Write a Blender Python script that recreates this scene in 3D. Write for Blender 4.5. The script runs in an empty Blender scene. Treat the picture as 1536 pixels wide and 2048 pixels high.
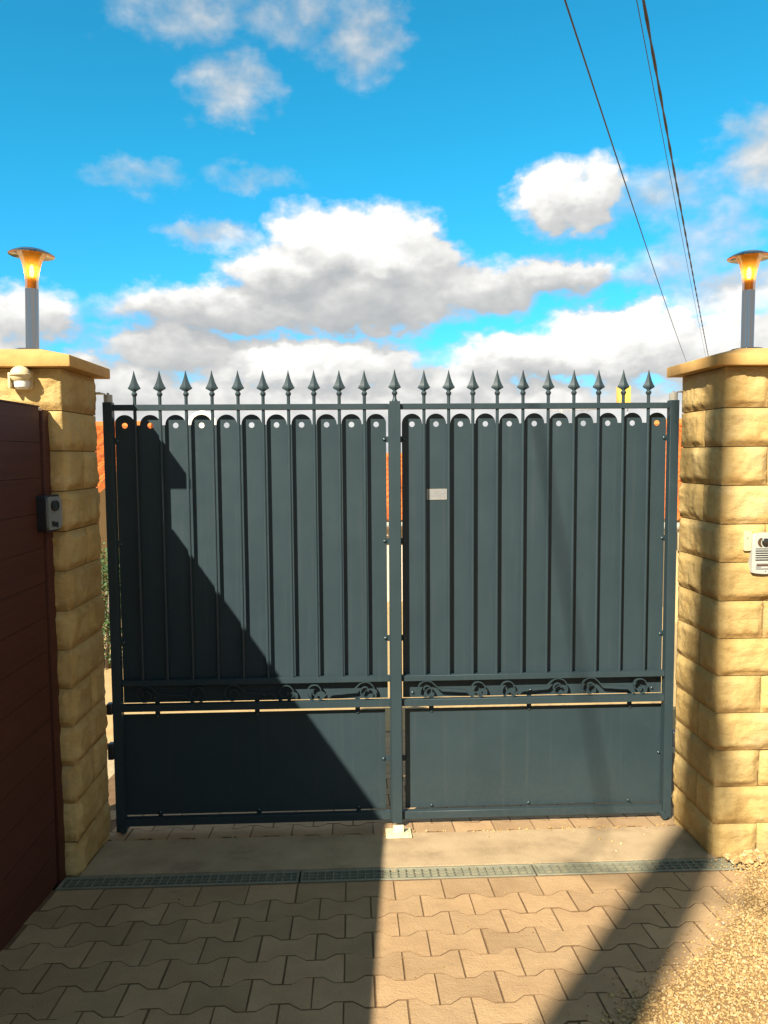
import bpy, bmesh, math, random
import numpy as np
from mathutils import Vector, Matrix, noise as mnoise

random.seed(7)
rng = np.random.default_rng(11)
SC = bpy.context.scene
COL = SC.collection
R = math.radians

# ------------------------------------------------------------------ camera
CAM_POS = Vector((-0.2096, -3.7228, 1.8504))
YAW, PITCH, ROLL = 0.0419, -0.0729, 0.0070
cam_d = bpy.data.cameras.new('camera')
cam_d.sensor_fit = 'VERTICAL'
cam_d.sensor_height = 32.0
cam_d.sensor_width = 24.0
cam_d.lens = 32.0 * 1539.8 / 2048.0
cam_d.clip_start = 0.02
cam_d.clip_end = 5000
cam = bpy.data.objects.new('camera', cam_d)
COL.objects.link(cam)
fw = Vector((math.sin(YAW) * math.cos(PITCH), math.cos(YAW) * math.cos(PITCH), math.sin(PITCH)))
rt = Vector((math.cos(YAW), -math.sin(YAW), 0))
up = rt.cross(fw)
c_, s_ = math.cos(ROLL), math.sin(ROLL)
rt2 = rt * c_ - up * s_
up2 = rt * s_ + up * c_
cam.matrix_world = Matrix(((rt2.x, up2.x, -fw.x, CAM_POS.x), (rt2.y, up2.y, -fw.y, CAM_POS.y),
                           (rt2.z, up2.z, -fw.z, CAM_POS.z), (0, 0, 0, 1)))
SC.camera = cam

# ------------------------------------------------------------------ light
SUN_X, SUN_Y, SUN_Z = 0.655, 1.0, -0.955          # direction the light travels
sun_dir = Vector((SUN_X, SUN_Y, SUN_Z)).normalized()
SUN_EL = math.asin(-sun_dir.z)
SUN_AZ = math.atan2(-SUN_X, -SUN_Y)               # compass angle of the sun, from +Y towards +X
sd = bpy.data.lights.new('sun', 'SUN')
sd.energy = 5.0
sd.angle = R(0.55)
sd.color = (1.0, 0.93, 0.80)
sun = bpy.data.objects.new('sun', sd)
COL.objects.link(sun)
sun.rotation_euler = sun_dir.to_track_quat('-Z', 'Y').to_euler()
sun.location = (-6, -9, 9)

SC.view_settings.view_transform = 'Standard'
SC.view_settings.look = 'None'
SC.view_settings.gamma = 1.0
SC.view_settings.exposure = 1.5
SC.view_settings.use_curve_mapping = False

# ------------------------------------------------------------------ sky
W = bpy.data.worlds.new('World')
SC.world = W
W.use_nodes = True


class NT:
    """Small helper round a node tree."""
    def __init__(self, tree):
        self.t = tree

    def n(self, typ, **kw):
        nd = self.t.nodes.new(typ)
        for k, v in kw.items():
            setattr(nd, k, v)
        return nd

    def l(self, a, b):
        self.t.links.new(a, b)

    def put(self, sock, v):
        if hasattr(v, 'is_linked') or isinstance(v, bpy.types.NodeSocket):
            self.l(v, sock)
        else:
            sock.default_value = v

    def math(self, op, a, b=0.0, c=0.0, clamp=False):
        nd = self.n('ShaderNodeMath', operation=op, use_clamp=clamp)
        self.put(nd.inputs[0], a)
        self.put(nd.inputs[1], b)
        self.put(nd.inputs[2], c)
        return nd.outputs[0]

    def vmath(self, op, a, b=(0, 0, 0), c=(0, 0, 0)):
        nd = self.n('ShaderNodeVectorMath', operation=op)
        self.put(nd.inputs[0], a)
        self.put(nd.inputs[1], b)
        if op == 'MULTIPLY_ADD':
            self.put(nd.inputs[2], c)
        return nd.outputs['Value'] if op in ('DOT_PRODUCT', 'LENGTH') else nd.outputs['Vector']

    def mapr(self, v, a, b, c, d, smooth=False):
        nd = self.n('ShaderNodeMapRange')
        nd.interpolation_type = 'SMOOTHSTEP' if smooth else 'LINEAR'
        self.put(nd.inputs['Value'], v)
        nd.inputs['From Min'].default_value = a
        nd.inputs['From Max'].default_value = b
        nd.inputs['To Min'].default_value = c
        nd.inputs['To Max'].default_value = d
        return nd.outputs['Result']

    def mix(self, f, a, b, blend='MIX'):
        nd = self.n('ShaderNodeMix', data_type='RGBA', blend_type=blend)
        self.put(nd.inputs[0], f)
        self.put(nd.inputs[6], a)
        self.put(nd.inputs[7], b)
        return nd.outputs[2]

    def noise(self, vec, scale, detail=4, rough=0.55, dist=0.0):
        nd = self.n('ShaderNodeTexNoise')
        if vec is not None:
            self.l(vec, nd.inputs['Vector'])
        nd.inputs['Scale'].default_value = scale
        nd.inputs['Detail'].default_value = detail
        nd.inputs['Roughness'].default_value = rough
        nd.inputs['Distortion'].default_value = dist
        return nd

    def ramp(self, f, stops):
        nd = self.n('ShaderNodeValToRGB')
        while len(nd.color_ramp.elements) < len(stops):
            nd.color_ramp.elements.new(0.5)
        for e, (p, col) in zip(nd.color_ramp.elements, stops):
            e.position = p
            e.color = (*col, 1)
        self.put(nd.inputs[0], f)
        return nd.outputs[0]


# cumulus banks: azimuth, elevation, half width, half height in degrees, density
CLOUDS = [
    (-11.0, 28.8, 6.8, 2.8, .53), (-3.5, 28.6, 5.0, 2.4, .50), (1.2, 27.4, 3.4, 3.0, .60),
    (-8.2, 24.1, 3.6, 2.1, .66),
    (-22.3, 9.7, 4.4, 2.0, .95), (-25.8, 7.0, 5.0, 2.4, .95),
    (-9.6, 15.3, 3.6, 1.2, .72), (-14.8, 18.6, 4.2, 1.2, .44), (-6.6, 19.0, 3.4, .9, .42),
    (-1.6, 14.9, 4.4, 2.9, 1.25), (2.9, 14.6, 4.1, 2.8, 1.25), (-4.6, 13.2, 4.4, 2.2, 1.15), (5.4, 13.4, 3.6, 2.4, 1.05),
    (-8.6, 10.6, 8.6, 1.9, 1.08), (1.4, 11.2, 7.6, 2.5, 1.2), (9.6, 12.0, 5.6, 2.0, 1.0),
    (-12.6, 7.8, 6.2, 1.9, 1.0), (-2.6, 6.8, 9.4, 2.3, 1.15), (7.0, 5.4, 7.0, 1.7, .95),
    (14.6, 17.4, 3.0, 2.4, 1.08), (17.2, 17.2, 2.7, 2.3, 1.0),
    (22.0, 17.2, 3.8, 1.9, .60), (28.8, 18.6, 3.6, 3.0, .85), (25.6, 14.4, 4.2, 2.2, .58),
    (15.0, 12.4, 5.0, 1.6, .96), (22.6, 12.4, 4.8, 1.5, .66), (27.0, 10.2, 6.0, 2.2, .85),
    (13.0, 7.0, 5.8, 2.1, 1.22), (19.4, 7.9, 6.4, 2.5, 1.25), (27.0, 7.0, 6.4, 2.6, 1.2),
    (-18.0, 4.8, 9.0, 2.6, 1.0), (2.0, 2.2, 40.0, 4.2, 1.06),
]

CLOUD_TONE = [(.6, 15.6, 5.5, 2.5, .34), (17.0, 8.2, 8.0, 2.2, .34), (-4.0, 6.6, 6.0, 1.4, .30), (15.0, 18.2, 3.0, 1.6, .22),
              (-13.0, 8.8, 7.0, 2.8, -.24), (-.5, 11.0, 8.0, 1.9, -.30), (13.5, 12.2, 6.0, 2.0, -.22), (23.0, 10.4, 5.0, 1.2, -.2), (-4.0, 28.0, 12.0, 4.0, -.12)]


def build_world():
    t = NT(W.node_tree)
    W.node_tree.nodes.clear()
    out = t.n('ShaderNodeOutputWorld')
    bg = t.n('ShaderNodeBackground')
    bg.inputs['Strength'].default_value = 0.05
    sky = t.n('ShaderNodeTexSky')
    sky.sky_type = 'NISHITA'
    sky.sun_disc = False
    sky.sun_elevation = SUN_EL
    sky.sun_rotation = SUN_AZ
    sky.altitude = 300
    sky.air_density = 1.0
    sky.dust_density = 0.3
    sky.ozone_density = 1.5
    tc = t.n('ShaderNodeTexCoord')
    sep = t.n('ShaderNodeSeparateXYZ')
    t.l(tc.outputs['Generated'], sep.inputs[0])
    tint = t.mix(t.mapr(sep.outputs[2], .02, .34, 0, 1), SKY_TINT_LOW, SKY_TINT)
    blue = t.mix(1.0, sky.outputs[0], tint, 'MULTIPLY')
    az = t.math('MULTIPLY', t.math('ARCTAN2', sep.outputs[0], sep.outputs[1]), 57.2958)
    el = t.math('MULTIPLY', t.math('ARCSINE', sep.outputs[2]), 57.2958)
    com = t.n('ShaderNodeCombineXYZ')
    t.l(az, com.inputs[0])
    t.l(el, com.inputs[1])
    p = com.outputs[0]
    squash = t.vmath('MULTIPLY', p, (0.8, 1.15, 0))
    n1 = t.noise(squash, 0.30, 2, .5)
    n2 = t.noise(squash, 0.95, 4, .58)
    w1 = t.vmath('MULTIPLY', t.vmath('SUBTRACT', n1.outputs['Color'], (.5, .5, .5)), (4.4, 2.4, 0))
    w2 = t.vmath('MULTIPLY', t.vmath('SUBTRACT', n2.outputs['Color'], (.5, .5, .5)), (2.3, 1.7, 0))
    q = t.vmath('ADD', t.vmath('ADD', p, w1), w2)
    q2 = t.vmath('ADD', q, (-0.6, 1.2, 0))

    dense = [c for c in CLOUDS if c[4] > .9]
    thin_ = [c for c in CLOUDS if c[4] <= .9]

    def field(qv, banks):
        acc = None
        for (a, e, ra, re, s) in banks:
            v = t.vmath('MULTIPLY_ADD', qv, (1 / ra, 1 / re, 0), (-a / ra, -e / re, 0))
            b = t.math('MULTIPLY_ADD', t.vmath('DOT_PRODUCT', v, v), -s * .62, s)
            acc = b if acc is None else t.math('SMOOTH_MAX', acc, b, .16)
        return t.math('MAXIMUM', acc, -0.4)
    # unseen clouds round the rest of the sky, made denser for neutral fill light
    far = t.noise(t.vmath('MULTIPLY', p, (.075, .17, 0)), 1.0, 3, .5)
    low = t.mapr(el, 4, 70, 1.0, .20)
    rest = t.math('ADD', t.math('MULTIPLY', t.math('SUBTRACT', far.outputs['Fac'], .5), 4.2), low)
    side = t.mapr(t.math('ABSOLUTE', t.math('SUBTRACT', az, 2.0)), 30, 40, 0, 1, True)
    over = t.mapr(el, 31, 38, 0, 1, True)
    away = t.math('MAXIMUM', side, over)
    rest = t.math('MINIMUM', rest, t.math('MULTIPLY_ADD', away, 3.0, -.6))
    fa = t.noise(squash, 0.55, 6, .56)
    fb = t.noise(t.vmath('ADD', squash, (-.75, 1.5, 0)), 0.55, 2, .5)
    fc = t.noise(squash, 0.55, 2, .5)
    f1 = t.math('MULTIPLY', t.math('SUBTRACT', fa.outputs['Fac'], .5), .85)
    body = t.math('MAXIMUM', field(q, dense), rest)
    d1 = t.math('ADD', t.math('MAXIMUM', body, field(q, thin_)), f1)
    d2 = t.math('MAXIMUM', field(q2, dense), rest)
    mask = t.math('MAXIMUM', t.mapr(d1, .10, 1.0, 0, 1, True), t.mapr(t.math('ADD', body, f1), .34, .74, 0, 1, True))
    relief = t.math('ADD', t.math('SUBTRACT', body, d2), t.math('MULTIPLY', t.math('SUBTRACT', fc.outputs['Fac'], fb.outputs['Fac']), .42))
    lit = t.mapr(relief, -.75, .60, 0, 1)
    # thicker, brighter heads and heavier bases
    for (a_, e_, ra, re, s_) in CLOUD_TONE:
        v = t.vmath('MULTIPLY_ADD', q, (1 / ra, 1 / re, 0), (-a_ / ra, -e_ / re, 0))
        lit = t.math('MULTIPLY_ADD', t.mapr(t.vmath('DOT_PRODUCT', v, v), 0, 1.6, 1, 0, True), s_, lit)
    crisp = t.mapr(fa.outputs['Fac'], .35, .65, -.08, .08)
    thin = t.mapr(d1, .35, .95, .10, 0, True)
    lit2 = t.math('SUBTRACT', t.math('ADD', lit, crisp), thin, clamp=True)
    ccol = t.ramp(lit2, [(0.0, (.52, .545, .56)), (.25, (.61, .625, .63)), (.5, (.74, .745, .735)), (.72, (.93, .925, .90)), (.9, (1.10, 1.09, 1.06))])
    ccol = t.mix(1.0, ccol, CLOUD_GAIN, 'MULTIPLY')
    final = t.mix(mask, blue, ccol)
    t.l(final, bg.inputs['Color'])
    t.l(bg.outputs[0], out.inputs[0])


SKY_TINT = (0.16, 1.34, 1.47, 1)
SKY_TINT_LOW = (0.28, 1.02, 1.62, 1)
CLOUD_GAIN = (6.7, 6.7, 6.7, 1)
build_world()
SC.cycles.max_bounces = 6
SC.cycles.diffuse_bounces = 3
SC.cycles.glossy_bounces = 3
SC.cycles.transparent_max_bounces = 8
W.cycles.sampling_method = 'MANUAL'
W.cycles.sample_map_resolution = 256

# ------------------------------------------------------------------ helpers
def tag(o, label=None, cat=None, group=None, kind=None):
    if label:
        o['label'] = label
    if cat:
        o['category'] = cat
    if group:
        o['group'] = group
    if kind:
        o['kind'] = kind
    return o


def empty(name, loc=(0, 0, 0), **kw):
    o = bpy.data.objects.new(name, None)
    o.empty_display_size = .1
    COL.objects.link(o)
    o.location = loc
    return tag(o, **kw)


def link(name, mesh, parent=None, **kw):
    o = bpy.data.objects.new(name, mesh)
    COL.objects.link(o)
    if parent is not None:
        o.parent = parent
    return tag(o, **kw)


def to_mesh(name, bm, mat, smooth=False):
    me = bpy.data.meshes.new(name)
    bmesh.ops.recalc_face_normals(bm, faces=bm.faces[:])
    bm.to_mesh(me)
    bm.free()
    if mat is not None:
        me.materials.append(mat)
    if smooth:
        for p in me.polygons:
            p.use_smooth = True
        if smooth is not True:
            me.set_sharp_from_angle(angle=R(smooth))
    return me


def box_bm(x0, x1, y0, y1, z0, z1, bevel=0.0, seg=1, bm=None):
    b = bmesh.new()
    bmesh.ops.create_cube(b, size=1)
    for v in b.verts:
        v.co = Vector((x0 + (v.co.x + .5) * (x1 - x0), y0 + (v.co.y + .5) * (y1 - y0), z0 + (v.co.z + .5) * (z1 - z0)))
    if bevel:
        bmesh.ops.bevel(b, geom=b.edges[:], offset=bevel, segments=seg, affect='EDGES', profile=.6)
    if bm is None:
        return b
    me = bpy.data.meshes.new('tmp')
    b.to_mesh(me)
    b.free()
    bm.from_mesh(me)
    bpy.data.meshes.remove(me)
    return bm


def box(name, x0, x1, y0, y1, z0, z1, mat, parent=None, bevel=0.0, seg=1, **kw):
    return link(name, to_mesh(name, box_bm(x0, x1, y0, y1, z0, z1, bevel, seg), mat, 40 if bevel else False), parent, **kw)


def lathe_bm(profile, n=20, bm=None, center=(0, 0, 0), axis='Z', cap=True):
    """profile: list of (radius, height)."""
    bm = bm or bmesh.new()
    rings = []
    for r, h in profile:
        ring = []
        for i in range(n):
            a = 2 * math.pi * i / n
            p = (r * math.cos(a), r * math.sin(a), h)
            if axis == 'Y':
                p = (p[0], p[2], p[1])
            if axis == 'X':
                p = (p[2], p[0], p[1])
            ring.append(bm.verts.new((p[0] + center[0], p[1] + center[1], p[2] + center[2])))
        rings.append(ring)
    for a, b in zip(rings, rings[1:]):
        for i in range(n):
            bm.faces.new((a[i], a[(i + 1) % n], b[(i + 1) % n], b[i]))
    if cap:
        bm.faces.new(rings[0])
        bm.faces.new(rings[-1])
    return bm


def lathe(name, profile, mat, parent=None, n=24, center=(0, 0, 0), axis='Z', smooth=35, cap=True, **kw):
    return link(name, to_mesh(name, lathe_bm(profile, n, None, center, axis, cap), mat, smooth), parent, **kw)


def tube_bm(pts, rad, n=8, bm=None):
    bm = bm or bmesh.new()
    pts = [Vector(p) for p in pts]
    rings = []
    for i, p in enumerate(pts):
        d = (pts[min(i + 1, len(pts) - 1)] - pts[max(i - 1, 0)]).normalized()
        ref = Vector((0, 0, 1)) if abs(d.z) < .9 else Vector((1, 0, 0))
        u = d.cross(ref).normalized()
        v = d.cross(u)
        rr = rad[i] if isinstance(rad, (list, tuple)) else rad
        rings.append([bm.verts.new(p + (u * math.cos(2 * math.pi * k / n) + v * math.sin(2 * math.pi * k / n)) * rr) for k in range(n)])
    for a, b in zip(rings, rings[1:]):
        for k in range(n):
            bm.faces.new((a[k], a[(k + 1) % n], b[(k + 1) % n], b[k]))
    bm.faces.new(rings[0])
    bm.faces.new(rings[-1])
    return bm


# ------------------------------------------------------------------ materials
def principled(name, color=(.5, .5, .5), rough=.6, metal=0.0, spec=.5):
    m = bpy.data.materials.new(name)
    m.use_nodes = True
    t = NT(m.node_tree)
    b = m.node_tree.nodes['Principled BSDF']
    b.inputs['Base Color'].default_value = (*color, 1)
    b.inputs['Roughness'].default_value = rough
    b.inputs['Metallic'].default_value = metal
    b.inputs['Specular IOR Level'].default_value = spec
    return m, t, b


def bump(t, b, height, strength=.3, dist=.005):
    bp = t.n('ShaderNodeBump')
    bp.inputs['Strength'].default_value = strength
    bp.inputs['Distance'].default_value = dist
    t.l(height, bp.inputs['Height'])
    t.l(bp.outputs[0], b.inputs['Normal'])


def objvec(t, scale=(1, 1, 1)):
    """Coordinates in the object's own space, shifted per object so that no two look alike."""
    tc = t.n('ShaderNodeTexCoord')
    oi = t.n('ShaderNodeObjectInfo')
    sh = t.math('MULTIPLY', oi.outputs['Random'], 37.0)
    com = t.n('ShaderNodeCombineXYZ')
    t.l(sh, com.inputs[0])
    t.l(sh, com.inputs[1])
    v = t.vmath('ADD', t.vmath('MULTIPLY', tc.outputs['Object'], scale), com.outputs[0])
    return v, oi


def worldvec(t):
    return t.n('ShaderNodeNewGeometry').outputs['Position']


def mottled(name, cols, scale=8, rough=.8, bscale=120, bstr=.25, bdist=.003, detail=6, spec=.3, per_obj=.0, world=False, dirt=None):
    m, t, b = principled(name, cols[0], rough, 0, spec)
    if world:
        v = worldvec(t)
        oi = None
    else:
        v, oi = objvec(t)
    n = t.noise(v, scale, detail, .6)
    k = len(cols)
    col = t.ramp(n.outputs['Fac'], [(.28 + .44 * i / max(1, k - 1), c) for i, c in enumerate(cols)])
    if per_obj and oi is not None:
        vr = t.mapr(oi.outputs['Random'], 0, 1, 1 - per_obj, 1 + per_obj)
        hsv = t.n('ShaderNodeHueSaturation')
        t.l(col, hsv.inputs['Color'])
        t.l(vr, hsv.inputs['Value'])
        col = hsv.outputs[0]
    if dirt:
        dn = t.noise(v, dirt[1], 7, .65)
        f = t.mapr(dn.outputs['Fac'], dirt[2], dirt[3], 0, dirt[4], True)
        col = t.mix(f, col, (*dirt[0], 1))
    t.l(col, b.inputs['Base Color'])
    nb = t.noise(v, bscale, 5, .6)
    bump(t, b, nb.outputs['Fac'], bstr, bdist)
    return m


def mat_gate():
    m, t, b = principled('gate_paint', (0.0208, 0.0336, 0.0369), .36, 0, .22)
    v, oi = objvec(t)
    n = t.noise(v, 3.0, 5, .6)
    col = t.ramp(n.outputs['Fac'], [(.3, (0.0184, 0.0304, 0.0339)), (.7, (0.0226, 0.0361, 0.0398))])
    dust = t.noise(v, 22, 8, .7)
    f = t.mapr(dust.outputs['Fac'], .58, .85, 0, .22, True)
    col = t.mix(f, col, (0.0514, 0.0533, 0.0552, 1))
    # rain streaks and dried splashes low on the sheets
    pos = worldvec(t)
    stv = t.noise(t.vmath('MULTIPLY', pos, (34, 1, 1.1)), 1.0, 5, .6)
    col = t.mix(t.mapr(stv.outputs['Fac'], .52, .76, 0, .16, True), col, (.060, .062, .056, 1))
    sp = t.n('ShaderNodeSeparateXYZ')
    t.l(pos, sp.inputs[0])
    spl = t.math('MULTIPLY', t.mapr(sp.outputs[2], .02, .42, 1, 0, True), t.mapr(t.noise(pos, 55, 6, .7).outputs['Fac'], .40, .68, .02, .13, True))
    col = t.mix(spl, col, (.085, .072, .050, 1))
    t.l(col, b.inputs['Base Color'])
    rn = t.noise(v, 9, 5, .6)
    t.l(t.mapr(rn.outputs['Fac'], .3, .7, .34, .48), b.inputs['Roughness'])
    fine = t.noise(v, 420, 2, .5)
    dent = t.noise(v, 3.5, 2, .5)
    hh = t.math('ADD', t.math('MULTIPLY', dent.outputs['Fac'], 9.0), fine.outputs['Fac'])
    bump(t, b, hh, .06, .001)
    return m


def mat_stone():
    m, t, b = principled('cast_limestone', (0.3354, 0.2366, 0.0909), .85, 0, .25)
    v, oi = objvec(t)
    n = t.noise(v, 5.5, 6, .6)
    col = t.ramp(n.outputs['Fac'], [(.25, (0.3102, 0.1932, 0.0594)), (.5, (0.3898, 0.2602, 0.0943)), (.75, (0.4611, 0.3314, 0.1398))])
    streak = t.noise(t.vmath('MULTIPLY', v, (14, 14, 44)), 1.0, 6, .65)
    f = t.mapr(streak.outputs['Fac'], .54, .74, 0, .5, True)
    col = t.mix(f, col, (0.2264, 0.1184, 0.0314, 1))
    grey = t.noise(v, 3.2, 4, .6)
    col = t.mix(t.mapr(grey.outputs['Fac'], .55, .75, 0, .45, True), col, (0.3354, 0.2602, 0.1538, 1))
    pit = t.noise(v, 70, 4, .6)
    col = t.mix(t.mapr(pit.outputs['Fac'], .64, .76, 0, .55, True), col, (0.1846, 0.1026, 0.0314, 1))
    # ochre water stain rising from the bed joint of each block
    gen = t.n('ShaderNodeTexCoord').outputs['Generated']
    gs_ = t.n('ShaderNodeSeparateXYZ')
    t.l(gen, gs_.inputs[0])
    edge = t.math('ADD', gs_.outputs[2], t.mapr(t.noise(v, 11, 5, .6).outputs['Fac'], .3, .7, -.18, .18))
    col = t.mix(t.mapr(edge, .02, .30, .42, 0, True), col, (0.2585, 0.1299, 0.0307, 1))
    hsv = t.n('ShaderNodeHueSaturation')
    t.l(col, hsv.inputs['Color'])
    t.l(t.mapr(oi.outputs['Random'], 0, 1, .88, 1.1), hsv.inputs['Value'])
    t.l(hsv.outputs[0], b.inputs['Base Color'])
    h1 = t.noise(v, 38, 7, .65)
    h2 = t.noise(t.vmath('MULTIPLY', v, (30, 30, 75)), 1.0, 4, .6)
    h3 = t.noise(v, 120, 6, .7)
    h4 = t.noise(v, 17, 5, .6, .6)
    ridge = t.math('ABSOLUTE', t.math('SUBTRACT', h4.outputs['Fac'], .5))
    h = t.math('ADD', h1.outputs['Fac'], t.math('MULTIPLY', h2.outputs['Fac'], .7))
    h = t.math('ADD', h, t.math('MULTIPLY', h3.outputs['Fac'], .95))
    h = t.math('ADD', h, t.math('MULTIPLY', ridge, .8))
    bump(t, b, h, .46, .011)
    return m


def mat_paver():
    m, t, b = principled('paver_concrete', (0.2821, 0.1782, 0.0922), .82, 0, .3)
    v, oi = objvec(t)
    n = t.noise(v, 6, 5, .6)
    col = t.ramp(n.outputs['Fac'], [(.25, (0.2681, 0.1603, 0.0755)), (.5, (0.3244, 0.2003, 0.0954)), (.75, (0.3809, 0.2423, 0.1193))])
    gr = t.noise(v, 260, 3, .7)
    col = t.mix(t.mapr(gr.outputs['Fac'], .52, .68, 0, .55), col, (0.4420, 0.3295, 0.1923, 1))
    gr2 = t.noise(v, 190, 3, .7)
    col = t.mix(t.mapr(gr2.outputs['Fac'], .58, .72, 0, .55), col, (0.1411, 0.0757, 0.0346, 1))
    st = t.noise(v, 9, 6, .7)
    col = t.mix(t.mapr(st.outputs['Fac'], .62, .82, 0, .28, True), col, (0.1598, 0.0846, 0.0346, 1))
    hsv = t.n('ShaderNodeHueSaturation')
    t.l(col, hsv.inputs['Color'])
    t.l(t.mapr(oi.outputs['Random'], 0, 1, .86, 1.12), hsv.inputs['Value'])
    # large pale dusty areas over the whole drive
    wn = t.noise(worldvec(t), 1.1, 4, .6)
    col = t.mix(t.mapr(wn.outputs['Fac'], .45, .72, 0, .30, True), hsv.outputs[0], (0.3950, 0.2760, 0.1423, 1))
    # isolated dark spots of oil and leaf tannin
    wn2 = t.noise(worldvec(t), 9.0, 3, .55)
    col = t.mix(t.mapr(wn2.outputs['Fac'], .72, .80, 0, .35, True), col, (0.0940, 0.0553, 0.0269, 1))
    t.l(col, b.inputs['Base Color'])
    h = t.math('ADD', t.noise(v, 115, 5, .7).outputs['Fac'], t.math('MULTIPLY', t.noise(v, 30, 4, .6).outputs['Fac'], .8))
    bump(t, b, h, .75, .005)
    return m


def mat_gravel():
    m, t, b = principled('gravel_stone', (0.2880, 0.1860, 0.0800), .8, 0, .3)
    geo = t.n('ShaderNodeNewGeometry')
    col = t.ramp(geo.outputs['Random Per Island'],
                 [(0, (.17, .095, .035)), (.10, (.27, .165, .060)), (.45, (.345, .215, .080)), (.75, (.40, .26, .105)), (.94, (.45, .33, .165)), (1, (.32, .26, .19))])
    n = t.noise(geo.outputs['Position'], 300, 3, .6)
    col = t.mix(t.mapr(n.outputs['Fac'], .4, .7, 0, .3), col, (0.2160, 0.1178, 0.0400, 1))
    t.l(col, b.inputs['Base Color'])
    return m


def mat_brown():
    m, t, b = principled('brown_board_paint', (0.0936, 0.0292, 0.0166), .58, 0, .3)
    v, oi = objvec(t)
    g = t.noise(t.vmath('MULTIPLY', v, (3, 1.2, 60)), 1.0, 5, .6)
    col = t.ramp(g.outputs['Fac'], [(.3, (0.0468, 0.0117, 0.0060)), (.7, (0.0640, 0.0175, 0.0094))])
    d = t.noise(v, 2.2, 6, .6)
    col = t.mix(t.mapr(d.outputs['Fac'], .55, .8, 0, .3, True), col, (0.0468, 0.0233, 0.0127, 1))
    t.l(col, b.inputs['Base Color'])
    bump(t, b, g.outputs['Fac'], .15, .002)
    return m


def mat_steel():
    m, t, b = principled('brushed_steel', (.62, .62, .63), .26, 1.0)
    v, oi = objvec(t)
    g = t.noise(t.vmath('MULTIPLY', v, (900, 900, 6)), 1.0, 3, .6)
    t.l(t.mapr(g.outputs['Fac'], .3, .7, .05, .11), b.inputs['Roughness'])
    b.inputs['Base Color'].default_value = (.30, .295, .29, 1)
    return m


def mat_amber():
    m = bpy.data.materials.new('amber_glass')
    m.use_nodes = True
    t = NT(m.node_tree)
    m.node_tree.nodes.remove(m.node_tree.nodes['Principled BSDF'])
    out = [n for n in m.node_tree.nodes if n.type == 'OUTPUT_MATERIAL'][0]
    tr = t.n('ShaderNodeBsdfTransparent')
    tr.inputs[0].default_value = (.97, .66, .22, 1)
    tl = t.n('ShaderNodeBsdfTranslucent')
    tl.inputs[0].default_value = (.62, .36, .09, 1)
    gl = t.n('ShaderNodeBsdfGlossy')
    gl.inputs[0].default_value = (1, 1, 1, 1)
    gl.inputs['Roughness'].default_value = .08
    m1 = t.n('ShaderNodeMixShader')
    m1.inputs[0].default_value = .6
    t.l(tr.outputs[0], m1.inputs[1])
    t.l(tl.outputs[0], m1.inputs[2])
    fr = t.n('ShaderNodeFresnel')
    fr.inputs[0].default_value = 1.45
    m2 = t.n('ShaderNodeMixShader')
    t.l(t.math('MULTIPLY', fr.outputs[0], .35), m2.inputs[0])
    t.l(m1.outputs[0], m2.inputs[1])
    t.l(gl.outputs[0], m2.inputs[2])
    t.l(m2.outputs[0], out.inputs[0])
    return m


def mat_emit(name, col, strength):
    m = bpy.data.materials.new(name)
    m.use_nodes = True
    t = NT(m.node_tree)
    m.node_tree.nodes.remove(m.node_tree.nodes['Principled BSDF'])
    out = [n for n in m.node_tree.nodes if n.type == 'OUTPUT_MATERIAL'][0]
    e = t.n('ShaderNodeEmission')
    e.inputs[0].default_value = (*col, 1)
    e.inputs[1].default_value = strength
    t.l(e.outputs[0], out.inputs[0])
    return m


def mat_tile():
    m, t, b = principled('roof_tile', (.5, .12, .03), .8, 0, .2)
    v = worldvec(t)
    n = t.noise(v, 3.5, 5, .65)
    col = t.ramp(n.outputs['Fac'], [(.25, (.30, .065, .014)), (.5, (.44, .115, .022)), (.75, (.52, .17, .040))])
    t.l(col, b.inputs['Base Color'])
    return m


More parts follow.
